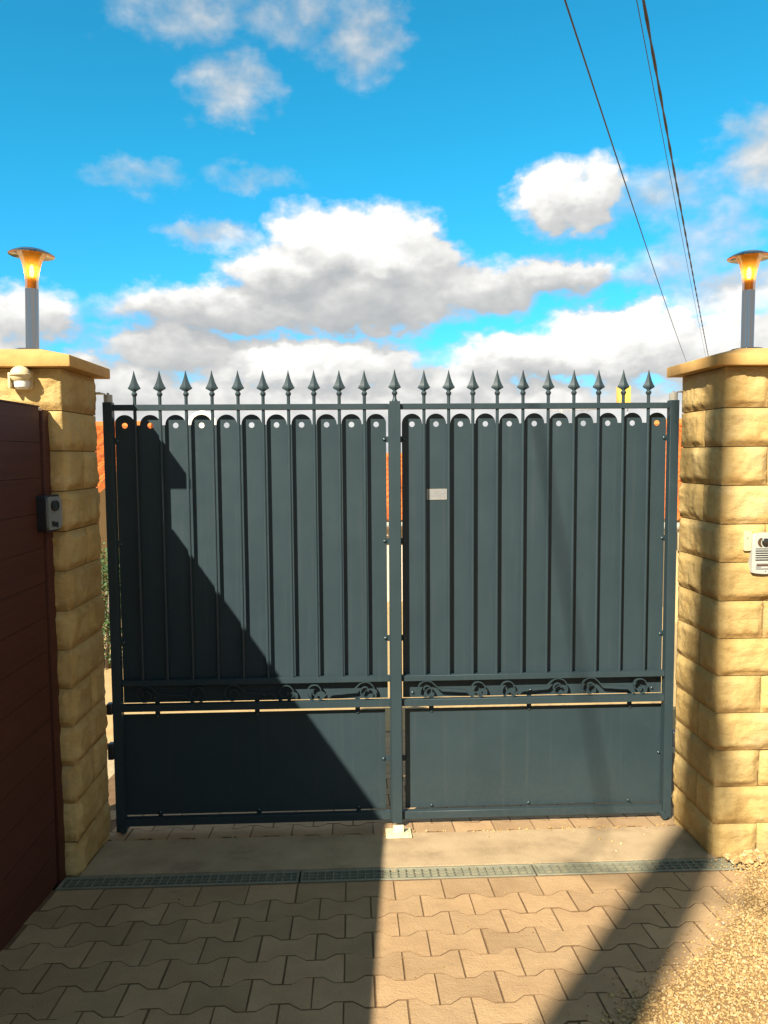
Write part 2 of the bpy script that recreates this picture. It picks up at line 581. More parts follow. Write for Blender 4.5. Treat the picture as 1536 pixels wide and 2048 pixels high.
M = dict(
    gate=mat_gate(), stone=mat_stone(), paver=mat_paver(), gravel=mat_gravel(), brown=mat_brown(), steel=mat_steel(), amber=mat_amber(),
    cap=mottled('cap_stone', [(0.3431, 0.1860, 0.0534), (0.4150, 0.2371, 0.0722), (0.4469, 0.2700, 0.0910)], 7, .85, 160, .3, .004, dirt=((0.2394, 0.1240, 0.0376), 5, .58, .8, .4)),
    mortar=mottled('mortar', [(0.1540, 0.0910, 0.0330), (0.2100, 0.1300, 0.0540)], 12, .95, 90, .4, .004),
    concrete=mottled('threshold_concrete', [(0.2736, 0.1912, 0.1037), (0.3592, 0.2550, 0.1411), (0.4105, 0.2942, 0.1701)], 5.5, .9, 190, .8, .005, 10,
                     dirt=((0.1824, 0.1226, 0.0664), 3.2, .50, .72, .62)),
    sand=mottled('joint_sand', [(0.1000, 0.0538, 0.0231), (0.1691, 0.0975, 0.0432)], 14, .95, 220, .5, .004, world=True),
    earth=mottled('dry_earth', [(.24, .17, .09), (.36, .27, .15), (.42, .33, .20)], .8, .95, 30, .5, .02, 9, world=True),
    gravel_bed=mottled('gravel_bed', [(0.1872, 0.1054, 0.0375), (0.3168, 0.1922, 0.0750)], 60, .95, 140, .7, .008, world=True),
    yard=mottled('yard_gravel', [(0.3360, 0.2160, 0.0868), (0.4320, 0.2880, 0.1240)], 6, .95, 90, .6, .01, 9, world=True),
    grate=mottled('grate_plastic', [(0.1230, 0.1178, 0.0806), (0.1640, 0.1558, 0.1054), (0.2050, 0.1824, 0.1116)], 14, .6, 200, .25, .002, dirt=((0.2788, 0.2052, 0.0992), 9, .55, .75, .6)),
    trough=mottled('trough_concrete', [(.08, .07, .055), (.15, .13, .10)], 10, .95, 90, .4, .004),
    cream=mottled('cream_plastic', [(0.4650, 0.3710, 0.1980), (0.5250, 0.4200, 0.2280)], 6, .45, 200, .05, .001, spec=.5),
    stop=mottled('painted_stop', [(0.5100, 0.4100, 0.2100), (0.6630, 0.5740, 0.3450)], 30, .5, 160, .15, .002, dirt=((0.2550, 0.1804, 0.0750), 45, .6, .7, .7)),
    silver=mottled('intercom_silver', [(0.3000, 0.3000, 0.2520), (0.3300, 0.3300, 0.2808)], 10, .35, 300, .05, .001, spec=.5),
    black=principled('black_plastic', (.014, .015, .018), .38)[0],
    photoface=mottled('grey_face_plastic', [(0.1500, 0.1550, 0.1450), (0.1700, 0.1750, 0.1650)], 12, .45, 200, .05, .001),
    lens=principled('lens_glass', (.012, .010, .009), .06, 0, .8)[0],
    tint=principled('brown_lens', (.06, .030, .015), .12, 0, .7)[0],
    plate=mottled('aluminium_plate', [(0.1240, 0.1240, 0.1178), (0.1860, 0.1829, 0.1736), (0.1612, 0.1488, 0.1364)], 26, .42, 200, .1, .001, spec=.6),
    galv=mottled('galvanised', [(0.2340, 0.2145, 0.1755), (0.3120, 0.2860, 0.2340)], 30, .42, 100, .1, .001, spec=.6),
    bolt=principled('bolt_paint', (.030, .046, .046), .22, .3, .6)[0],
    cable=principled('cable_black', (.012, .014, .02), .6)[0],
    bulb=mat_emit('bulb_glow', (1.0, .58, .18), 15.0),
    brass=principled('lamp_socket', (.34, .19, .035), .4, .4)[0],
    tile=mat_tile(),
    render_c=mottled('cream_render', [(0.3500, 0.2470, 0.1080), (0.4060, 0.2925, 0.1440)], 1.2, .95, 60, .2, .003, world=True),
    render_w=mottled('white_render', [(0.4200, 0.3575, 0.2640), (0.4760, 0.4030, 0.3000)], 1.2, .95, 60, .2, .003, world=True),
    white=mottled('white_paint', [(0.5280, 0.4992, 0.4320), (0.5920, 0.5616, 0.4896)], 5, .5, 80, .05, .001),
    yellow=mottled('yellow_paint', [(.50, .33, .06), (.58, .40, .09)], 5, .6, 80, .1, .001),
    pane=principled('window_pane', (.02, .025, .03), .08, 0, .6)[0],
    timber=mottled('weathered_timber', [(.14, .11, .08), (.22, .18, .13)], 6, .9, 60, .4, .004),
    ink=principled('dark_ink', (.02, .02, .02), .5)[0],
    foliage=mottled('shrub_leaf', [(.020, .042, .012), (.040, .075, .020), (.060, .095, .028)], 5, .6, 60, .1, .002, world=True),
    leaf=mottled('dead_leaf', [(.22, .12, .04), (.36, .22, .08)], 30, .8, 90, .3, .002),
)

SLOPE = 0.1042                                     # the drive falls towards the gate: z = -SLOPE * y
SL_ANG = -math.atan(SLOPE)


def gz(y):
    return -SLOPE * y


# ------------------------------------------------------------------ ground
def build_ground():
    bm = bmesh.new()
    ys = [-600, -60, -30, -8, 0.5, 6, 12, 18.0, 26, 60, 150, 600]
    zs = []
    for y in ys:
        yy = max(min(y, 18), -30)
        zs.append(-SLOPE * yy - .085)
    xs = [-600, -60, -12, -4, 4, 12, 60, 600]
    grid = [[bm.verts.new((x, y, z)) for x in xs] for y, z in zip(ys, zs)]
    for j in range(len(ys) - 1):
        for i in range(len(xs) - 1):
            bm.faces.new((grid[j][i], grid[j][i + 1], grid[j + 1][i + 1], grid[j + 1][i]))
    link('ground', to_mesh('ground', bm, M['earth']), kind='structure')
    # pale gravel yard behind the gate
    bm = bmesh.new()
    v = [bm.verts.new(p) for p in ((-9, 1.75, gz(1.75) - .012), (9, 1.75, gz(1.75) - .012), (9, 17.5, gz(17.5) - .012), (-9, 17.5, gz(17.5) - .012))]
    bm.faces.new(v)
    link('yard_ground', to_mesh('yard_ground', bm, M['yard']), kind='structure')


def paver_bm(straight_top=False, T=.05):
    g = .0014
    f, w = .0870 - g, .0520 - g
    e = .1 - g
    top = [(-e, f), (-.071, f), (-.031, w), (.031, w), (.071, f), (e, f)]
    if straight_top:
        top = [(-e, f), (e, f)]
    bot = [(e, -f), (.069, -f), (.029, -w), (-.029, -w), (-.069, -f), (-e, -f)]
    pts = top + bot
    ch = .0018
    bm = bmesh.new()
    n = len(pts)
    cx = 0
    inner = [(x * (1 - ch / .1), y * (1 - ch / .075)) for x, y in pts]
    r0 = [bm.verts.new((x, y, -T)) for x, y in pts]
    r1 = [bm.verts.new((x, y, -.0013)) for x, y in pts]
    r2 = [bm.verts.new((x, y, 0)) for x, y in inner]
    for a, b in ((r0, r1), (r1, r2)):
        for i in range(n):
            bm.faces.new((a[i], a[(i + 1) % n], b[(i + 1) % n], b[i])).material_index = 1   # soil-stained joint edge
    bm.faces.new(r2)
    return bm


def gravel_edge(y):
    """X of the gravel's ragged edge on the drive for a given y."""
    pts = [(-.45, 1.46), (-.62, 1.43), (-.92, 1.235), (-1.08, 1.107), (-1.323, .854), (-1.5, .644), (-1.587, .559), (-2.2, .05), (-3.0, -.35), (-9, -1.0)]
    for (y0, x0), (y1, x1) in zip(pts, pts[1:]):
        if y1 <= y <= y0:
            return x0 + (x1 - x0) * (y - y0) / (y1 - y0)
    return 1.46 if y > -.5 else -1.0


def build_paving():
    # bed of joint sand, in the plane of the drive; it carries the pavers
    bm = bmesh.new()
    for (y0, y1) in ((-7.5, -.592), (-.10, 1.9)):
        v = [bm.verts.new(p) for p in ((-1.7, y0, -.0028), (1.9, y0, -.0028), (1.9, y1, -.0028), (-1.7, y1, -.0028))]
        bm.faces.new(v)
    root = link('driveway_paving', to_mesh('driveway_paving', bm, M['sand']), kind='structure')
    root.rotation_euler.x = SL_ANG
    me = to_mesh('paver', paver_bm(), M['paver'])
    me0 = to_mesh('paver_cut', paver_bm(True), M['paver'])
    me.materials.append(M['sand'])
    me0.materials.append(M['sand'])
    spots = []
    P = .139
    for r in range(0, 46):
        y = -.6905 - P * r
        off = .0495 if r % 2 == 0 else -.0505
        for k in range(-8, 8):
            x = off + .2 * k
            if x < -1.47:
                continue
            if x > gravel_edge(y) + .38:
                continue
            spots.append((x, y, r))
    for r in range(0, 14):                         # rows behind the threshold
        y = -.1 + .075 + P * r
        off = -.02 if r % 2 == 0 else .08
        for k in range(-7, 8):
            x = off + .2 * k
            if abs(x) < 1.55:
                spots.append((x, y, 100 + r))
    near = [s for s in spots if (s[2] < 16 or 100 <= s[2] < 103)][:295]
    rest = [s for s in spots if s not in set(near)]
    for x, y, r in near:
        o = link('paver', me0 if r == 0 else me, root)
        o.location = (x + rng.normal(0, .0008), y + rng.normal(0, .0008), float(np.clip(rng.normal(0, .0006), -.0010, .0012)))
        o.rotation_euler = (rng.normal(0, .002), rng.normal(0, .002), rng.normal(0, .004))
    bm = bmesh.new()
    tmp = paver_bm()
    tm = bpy.data.meshes.new('t')
    tmp.to_mesh(tm)
    tmp.free()
    for x, y, r in rest:
        a = len(bm.verts)
        bm.from_mesh(tm)
        bm.verts.ensure_lookup_table()
        for v in bm.verts[a:]:
            v.co += Vector((x, y, rng.normal(0, .0002)))
    bpy.data.meshes.remove(tm)
    om = to_mesh('outlying_pavers', bm, M['paver'])
    om.materials.append(M['sand'])
    link('outlying_pavers', om, root, kind='stuff')


def build_threshold():
    # cast concrete strip between the drain and the gate, slightly uneven and worn
    bm = bmesh.new()
    nx, ny = 90, 16
    grid = []
    for j in range(ny + 1):
        row = []
        for i in range(nx + 1):
            x = -1.40 + 2.80 * i / nx
            y = -.468 + (.375 if True else 0) * j / ny
            if j == ny:
                y += .006 * mnoise.noise(Vector((x * 9, 0, 3)))
            z = gz(y) + .002 + .0022 * mnoise.noise(Vector((x * 4, y * 6, 0)))
            row.append(bm.verts.new((x, y, z)))
        grid.append(row)
    for j in range(ny):
        for i in range(nx):
            bm.faces.new((grid[j][i], grid[j][i + 1], grid[j + 1][i + 1], grid[j + 1][i]))
    geo = bmesh.ops.extrude_face_region(bm, geom=bm.faces[:])
    for v in geo['geom']:
        if isinstance(v, bmesh.types.BMVert):
            v.co.z -= .08
    link('concrete_threshold', to_mesh('concrete_threshold', bm, M['concrete'], 50), kind='structure')
    # trough under the grates
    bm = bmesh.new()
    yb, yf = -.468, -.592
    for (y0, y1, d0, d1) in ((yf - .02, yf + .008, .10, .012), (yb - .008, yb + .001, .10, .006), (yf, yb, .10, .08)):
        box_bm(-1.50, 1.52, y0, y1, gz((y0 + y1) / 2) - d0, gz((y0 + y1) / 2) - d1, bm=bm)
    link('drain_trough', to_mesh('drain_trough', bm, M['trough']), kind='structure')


def build_grates():
    y0, y1 = -.586, -.474
    mid = (y0 + y1) / 2
    segs = [(-1.458, -.452, 'grey slotted drain grate in the shade beside the brown fence'),
            (-.444, .562, 'grey slotted drain grate in front of the cream gate stop, half in sun'),
            (.570, 1.46, 'grey slotted drain grate running under gravel beside the right pillar')]
    for x0, x1, lab in segs:
        root = empty('drain_grate', ((x0 + x1) / 2, mid, gz(mid)), label=lab, cat='grate', group='drain grates across the drive')
        root.rotation_euler.x = SL_ANG
        h = (x1 - x0) / 2
        w = (y1 - y0) / 2
        fr = bmesh.new()
        for a in (-1, 1):
            box_bm(-h, h, min(a * w, a * (w - .014)), max(a * w, a * (w - .014)), -.02, .001, .002, 1, fr)
            box_bm(min(a * h, a * (h - .010)), max(a * h, a * (h - .010)), -w + .0141, w - .0141, -.02, .0005, .001, 1, fr)
        link('frame', to_mesh('frame', fr, M['grate']), root)
        for yy in (-.0135, .0135):
            box('long_bar', -h + .0101, h - .0101, yy - .003, yy + .003, -.018, -.0022, M['grate'], root)
        base = bmesh.new()
        box_bm(-.0030, .0030, -w + .0141, w - .0141, -.02, -.0012, .001, 1, base)
        cm = to_mesh('cross_bar', base, M['grate'])
        n = int(2 * h / .0345)
        for i in range(1, n):
            o = link('cross_bar', cm, root)
            o.location.x = -h + 2 * h * i / n
        # shallow slotted floor under the bars
        box('slot_plate', -h + .0101, h - .0101, -w + .016, w - .016, -.026, -.0205, M['grate'], root)


ICO = None


def stones_mesh(name, P, S, mat):
    """One mesh of many angular stones: P (n,3) centres, S (n,) sizes."""
    b = bmesh.new()
    bmesh.ops.create_icosphere(b, subdivisions=1, radius=1)
    V = np.array([v.co[:] for v in b.verts])
    F = np.array([[v.index for v in f.verts] for f in b.faces])
    b.free()
    n = len(P)
    q = rng.normal(size=(n, 4))
    q /= np.linalg.norm(q, axis=1)[:, None]
    w, x, y, z = q.T
    Rm = np.stack([np.stack([1 - 2 * (y * y + z * z), 2 * (x * y - z * w), 2 * (x * z + y * w)], -1),
                   np.stack([2 * (x * y + z * w), 1 - 2 * (x * x + z * z), 2 * (y * z - x * w)], -1),
                   np.stack([2 * (x * z - y * w), 2 * (y * z + x * w), 1 - 2 * (x * x + y * y)], -1)], 1)
    sc = S[:, None] * rng.uniform(.55, 1.15, (n, 3))
    jit = rng.uniform(.72, 1.2, (n, len(V), 1))
    vv = V[None] * jit * sc[:, None, :]
    vv = np.einsum('nij,nkj->nki', Rm, vv) * np.array([1, 1, .8]) + P[:, None, :]
    ff = (F[None] + (np.arange(n) * len(V))[:, None, None]).reshape(-1, 3)
    me = bpy.data.meshes.new(name)
    me.from_pydata(vv.reshape(-1, 3).tolist(), [], ff.tolist())
    me.materials.append(mat)
    return me


def build_gravel():
    # bed
    bm = bmesh.new()
    ys = np.concatenate([[-.46, -.5], np.arange(-.6, -3.2, -.07), [-4, -6, -7.5]])
    rows = []
    for y in ys:
        xe = gravel_edge(y) + .05 + .03 * mnoise.noise(Vector((0, y * 7, 1)))
        row = []
        for k in range(15):
            x = xe + (4.2 - xe) * (k / 14) ** 1.6
            t = min(1, (x - xe) / .3)
            z = gz(y) + .002 + .014 * t + (.01 * mnoise.noise(Vector((x * 5, y * 5, 0))) if 0 < k < 14 else 0) * t
            row.append(bm.verts.new((x, y, z)))
        rows.append(row)
    for a, b in zip(rows, rows[1:]):
        for k in range(14):
            bm.faces.new((a[k], a[k + 1], b[k + 1], b[k]))
    # side of the right-hand verge past the pillar
    link('gravel_verge', to_mesh('gravel_verge', bm, M['gravel_bed'], True), kind='structure')
    P, S = [], []
    n = 125000
    Y = rng.uniform(-2.75, -.455, n)
    X = rng.uniform(-.4, 2.35, n)
    for x, y in zip(X, Y):
        xe = gravel_edge(y) + .035 * mnoise.noise(Vector((0, y * 8, 4))) + .02 * mnoise.noise(Vector((x * 20, y * 20, 4)))
        d = x - xe
        if d < 0:
            if rng.random() > math.exp(d / .045) * .30 + (.004 if d > -.3 else .0):
                continue
        elif d < .12 and rng.random() > .45 + d * 4.5:
            continue
        t = min(1, max(0, d - .03) / .3)
        z = gz(y) + .003 + .014 * t + rng.uniform(0, .0045) * (1 if d > .04 else .3)
        P.append((x, y, z))
        S.append(rng.uniform(.0028, .0052) if rng.random() < .95 else rng.uniform(.0055, .0095))
    # bigger broken stone heaped against the foot of the pillar
    for k in range(420):
        x = 1.43 + abs(rng.normal(0, .16))
        y = -.475 - abs(rng.normal(0, .045))
        z = gz(y) + .012 + rng.uniform(0, .018) * min(1, (x - 1.40) / .15)
        P.append((x, y, z))
        S.append(rng.uniform(.006, .014))
    link('gravel_stones', stones_mesh('gravel_stones', np.array(P), np.array(S), M['gravel']),
         label='loose cream gravel spilling over the pavers beside the right pillar', cat='gravel', kind='stuff')
    # crumbs lying loose on the concrete and on the pavers
    P, S = [], []
    for (x, y) in ((.43, -.17), (1.0, -.27), (1.03, -.30), (.95, -.24), (.98, -.38), (1.18, -.2), (.75, -.11)):
        P.append((x, y, gz(y) + .006)); S.append(.0075)
    for k in range(150):
        y = rng.uniform(-2.6, -.15)
        x = rng.uniform(-1.35, 1.3)
        P.append((x, y, gz(y) + .003)); S.append(rng.uniform(.0012, .0042))
    for k in range(130):                           # grit along the back edge of the slab
        x = rng.uniform(-1.33, 1.33)
        y = -.093 + rng.normal(0, .012)
        P.append((x, y, gz(y) + .004)); S.append(rng.uniform(.0025, .0075))
    link('loose_grit', stones_mesh('loose_grit', np.array(P), np.array(S), M['gravel']), label='scattered grit on the concrete threshold and pavers', cat='grit', kind='stuff')


build_ground()
build_paving()
build_threshold()
build_grates()
build_gravel()


# ------------------------------------------------------------------ stone pillars
def stone_block(x0, x1, y0, y1, z0, z1, seed, lx0=False, lx1=False, ly0=False, ly1=False):
    """Rock-faced block: every outer side bulges and breaks like split stone; l* marks sides that meet another block."""
    bm = bmesh.new()
    rnd = random.Random(seed)
    off = Vector((rnd.uniform(0, 90), rnd.uniform(0, 90), rnd.uniform(0, 90)))
    bul = rnd.uniform(.015, .022)
    nz = 18

    def ss(t):
        t = max(0, min(1, t))
        return t * t * (3 - 2 * t)

    def side(fix, val, nrm, a0, a1, inner):
        L = a1 - a0
        n = max(8, int(L / .0095))
        g = []
        for j in range(nz + 1):
            row = []
            for i in range(n + 1):
                u = a0 + L * i / n
                z = z0 + (z1 - z0) * j / nz
                p = Vector((val, u, z)) if fix == 'x' else Vector((u, val, z))
                if not inner:
                    eu = min(u - a0, a1 - u)
                    ez = min(z - z0, z1 - z)
                    wob = .006 * mnoise.noise((p + off) * 22)
                    e = ss((eu + wob) / .034) * ss((ez + wob * .8) / .030)
                    if i in (0, n) or j in (0, nz):
                        e = 0
                    q = p + off
                    d = bul * e * (.75 + .5 * mnoise.noise(q * 7))
                    d += e * (.0055 * mnoise.fractal(q * 20, .9, 2.1, 5) + .003 * abs(mnoise.noise(q * 55)))
                    # tooled step low on the face
                    if fix == 'x':
                        p.x += nrm * d
                    else:
                        p.y += nrm * d
                    if (i in (0, n)) and 0 < j < nz:   # chipped arris
                        cc = .0025 * max(0, mnoise.noise(q * 30))
                        sgn = 1 if i == 0 else -1
                        if fix == 'x':
                            p.y += sgn * cc
                            p.x -= nrm * cc
                        else:
                            p.x += sgn * cc
                            p.y -= nrm * cc
                row.append(bm.verts.new(p))
            g.append(row)
        for j in range(nz):
            for i in range(n):
                bm.faces.new((g[j][i], g[j][i + 1], g[j + 1][i + 1], g[j + 1][i]))

    side('x', x0, -1, y0, y1, lx0)
    side('x', x1, 1, y0, y1, lx1)
    side('y', y0, -1, x0, x1, ly0)
    side('y', y1, 1, x0, x1, ly1)
    for z in (z0, z1):
        bm.faces.new([bm.verts.new(p) for p in ((x0, y0, z), (x1, y0, z), (x1, y1, z), (x0, y1, z))])
    bmesh.ops.remove_doubles(bm, verts=bm.verts[:], dist=.0004)
    return bm


COURSES = [2.222, 2.047, 1.880, 1.711, 1.542, 1.374, 1.203, 1.035, .868, .699, .529, .362, .191, .022, -.12]


def build_pillar(sgn, label):
    """sgn -1: left pillar, +1: right."""
    xi = -1.410 if sgn < 0 else 1.397              # face towards the opening
    xo = xi + sgn * .42
    x0, x1 = min(xi, xo), max(xi, xo)
    y0, y1 = -.445, -.022
    root = empty('stone_pillar', ((x0 + x1) / 2, (y0 + y1) / 2, 0), label=label, cat='pillar', group='stone gate pillars')
    ox, oy = root.location.x, root.location.y
    j = .0022
    box('mortar_core', x0 + .007 - ox, x1 - .007 - ox, y0 + .007 - oy, y1 - .007 - oy, -.12, 2.219, M['mortar'], root)
    for k in range(len(COURSES) - 1):
        zt, zb = COURSES[k] - j, COURSES[k + 1] + j
        if k % 2 == (0 if sgn < 0 else 1):        # split along the gate-side face
            ys = y0 + (.235 if sgn < 0 else .175)
            parts = [(x0, x1, y0, ys - j, dict(ly1=True)), (x0, x1, ys + j, y1, dict(ly0=True))]
        else:                                      # split along the front face
            xs = xi + sgn * .20
            if sgn > 0:
                parts = [(x0, xs - j, y0, y1, dict(lx1=True)), (xs + j, x1, y0, y1, dict(lx0=True))]
            else:
                parts = [(x0, xs - j, y0, y1, dict(lx1=True)), (xs + j, x1, y0, y1, dict(lx0=True))]
        for i, (a, b, c, d, kw) in enumerate(parts):
            bm = stone_block(a - ox, b - ox, c - oy, d - oy, zb, zt, k * 31 + i * 7 + (500 if sgn > 0 else 0), **kw)
            link('stone_block', to_mesh('stone_block', bm, M['stone'], True), root)
    # coping: flat slab with a low weathered top and a drip edge
    ov = .060
    bm = bmesh.new()
    ax0, ax1, ay0, ay1 = x0 - ov - ox, x1 + ov - ox, y0 - ov - oy, y1 + .048 - oy
    z0, z1, z2 = 2.2225, 2.270, 2.318
    b = box_bm(ax0, ax1, ay0, ay1, z0, z1)
    bm.free()
    top = [f for f in b.faces if f.calc_center_median().z > z1 - .001][0]
    geo = bmesh.ops.extrude_face_region(b, geom=[top])
    b.faces.remove(top) if top.is_valid else None
    cx, cy = (ax0 + ax1) / 2, (ay0 + ay1) / 2
    for v in geo['geom']:
        if isinstance(v, bmesh.types.BMVert):
            v.co.x = cx + (v.co.x - cx) * .30
            v.co.y = cy + (v.co.y - cy) * .30
            v.co.z = z2
    bmesh.ops.bevel(b, geom=b.edges[:], offset=.004, segments=2, affect='EDGES', profile=.5)
    link('cap_stone', to_mesh('cap_stone', b, M['cap'], 30), root)
    return root


build_pillar(-1, 'pale stone gate pillar standing against the brown board fence, mostly in shade')
build_pillar(1, 'sunlit pale stone gate pillar carrying the silver intercom')


# ------------------------------------------------------------------ gate
PANEL_Y = .050
BARS_L = [-1.237, -1.118, -.994, -.871, -.748, -.629, -.508, -.386, -.265, -.144]
BARS_R = [.144, .264, .382, .501, .627, .751, .877, .999, 1.121, 1.246]
HOLES_L = [-1.296, -1.175, -1.054, -.930, -.810, -.690, -.570, -.449, -.328, -.207, -.087]
HOLES_R = [.088, .206, .326, .449, .567, .691, .813, .935, 1.057, 1.180, 1.303]


def spike_bm(z):
    """Cast spear point with a ridge on its front and back, a collar ball and a neck; z = top of the round bar."""
    bm = bmesh.new()
    prof = [(.0008, .119), (.0055, .098), (.0105, .080), (.0165, .062), (.0235, .047), (.0305, .0355), (.0295, .0325), (.0120, .0225), (.0078, .018)]
    rings = []
    for w, h in prof:
        d = max(.0012, w * .36) if h > .023 else w * .9
        rings.append([bm.verts.new(p) for p in ((w, 0, z + h), (0, -d, z + h), (-w, 0, z + h), (0, d, z + h))])
    for a, b in zip(rings, rings[1:]):
        for i in range(4):
            bm.faces.new((a[i], a[(i + 1) % 4], b[(i + 1) % 4], b[i]))
    bm.faces.new(rings[0])
    bm.faces.new(rings[-1])
    lathe_bm([(.0075, .021), (.0078, .017), (.0115, .0135), (.0138, .0085), (.0132, .0035), (.0105, -.001), (.0084, -.004), (.0080, -.010)], 14, bm, (0, 0, z))
    return bm


SPIKE_ME = to_mesh('spike', spike_bm(0), M['gate'], 28)
BAR_ME = to_mesh('bar', lathe_bm([(.0080, .755), (.0080, 2.137)], 14), M['gate'], 60)
BOLT_ME = to_mesh('bolt', lathe_bm([(.0085, 0), (.0085, .001), (.0078, .0035), (.0058, .0055), (.003, .0068), (.0006, .0072)], 14, None, (0, 0, 0), 'Z'), M['bolt'], True)


def panel_mesh(name, outer, holes, thick):
    cu = bpy.data.curves.new(name, 'CURVE')
    cu.dimensions = '2D'
    cu.fill_mode = 'BOTH'
    cu.extrude = thick / 2
    for poly in [outer] + holes:
        s = cu.splines.new('POLY')
        s.points.add(len(poly) - 1)
        for p, (x, y) in zip(s.points, poly):
            p.co = (x, y, 0, 1)
        s.use_cyclic_u = True
    o = bpy.data.objects.new('tmp', cu)
    COL.objects.link(o)
    dg = bpy.context.evaluated_depsgraph_get()
    me = bpy.data.meshes.new_from_object(o.evaluated_get(dg))
    bpy.data.objects.remove(o)
    bpy.data.curves.remove(cu)
    me.name = name
    for v in me.vertices:                          # lay the flat outline up into the gate plane
        x, y, z = v.co
        v.co = (x, -z, y)
    me.materials.clear()
    me.materials.append(M['gate'])
    return me


def scallop(xl, xr, holes, zb, zc, rad):
    out = [(xl, zb), (xr, zb)]
    for h in reversed(holes):
        a0 = 0
        for i in range(17):
            a = math.pi * i / 16
            out.append((min(xr, max(xl, h + rad * math.cos(a))), zc + rad * math.sin(a)))
    hs = []
    for h in holes:
        hs.append([(h + .0135 * math.cos(2 * math.pi * i / 22), zc - .002 + .0135 * math.sin(2 * math.pi * i / 22)) for i in range(22)])
    return out, hs


def sweep_flat(path, t=.0050, y0=.004, y1=.018):
    """Flat bar bent along a path in the gate plane (x, z)."""
    bm = bmesh.new()
    n = len(path)
    rows = []
    for i, p in enumerate(path):
        a = Vector(path[max(0, i - 1)])
        b = Vector(path[min(n - 1, i + 1)])
        d = (b - a).normalized()
        nn = Vector((-d.y, d.x))
        q = Vector(p)
        e = t * (1 if 0 < i < n - 1 else .8)
        c = [q + nn * e / 2, q - nn * e / 2]
        rows.append([bm.verts.new((c[0].x, y0, c[0].y)), bm.verts.new((c[1].x, y0, c[1].y)), bm.verts.new((c[1].x, y1, c[1].y)), bm.verts.new((c[0].x, y1, c[0].y))])
    for a, b in zip(rows, rows[1:]):
        for k in range(4):
            bm.faces.new((a[k], a[(k + 1) % 4], b[(k + 1) % 4], b[k]))
    bm.faces.new(rows[0])
    bm.faces.new(rows[-1])
    return bm


def scroll_path(xl, xr, flip):
    """S-scroll between two curl centres; the bar runs under the left curl and over the right one (flip: the other way)."""
    zc = .692
    xm = (xl + xr) / 2

    def half(hx):                                  # left half, from the curl's heart out to the middle, relative to centre
        pts = []
        N = 40
        for i in range(N + 1):
            f = i / N
            ang = R(-50 - 500 * (1 - f))
            rr = .0085 + (.0485 - .0085) * f ** .8
            pts.append((-hx + rr * math.cos(ang), rr * math.sin(ang) - .0 + .001))
        pts += [(-hx + .048, -.019), (-hx + .060, -.0065), (-hx + .066, -.004)]
        return pts
    h = (xr - xl) / 2
    L = half(h)
    Rr = [(-x, -z) for x, z in reversed(L)]
    pts = L + [(-(h - .066) * .3, -.002), ((h - .066) * .3, .002)] + Rr
    if flip:
        pts = [(x, -z) for x, z in pts]
    return [(xm + x, zc + z) for x, z in pts]


def bolt(parent, x, z, y=PANEL_Y - .0012):
    o = link('bolt', BOLT_ME, parent)
    o.location = (x, y, z)
    o.rotation_euler = (R(90), 0, 0)
    return o


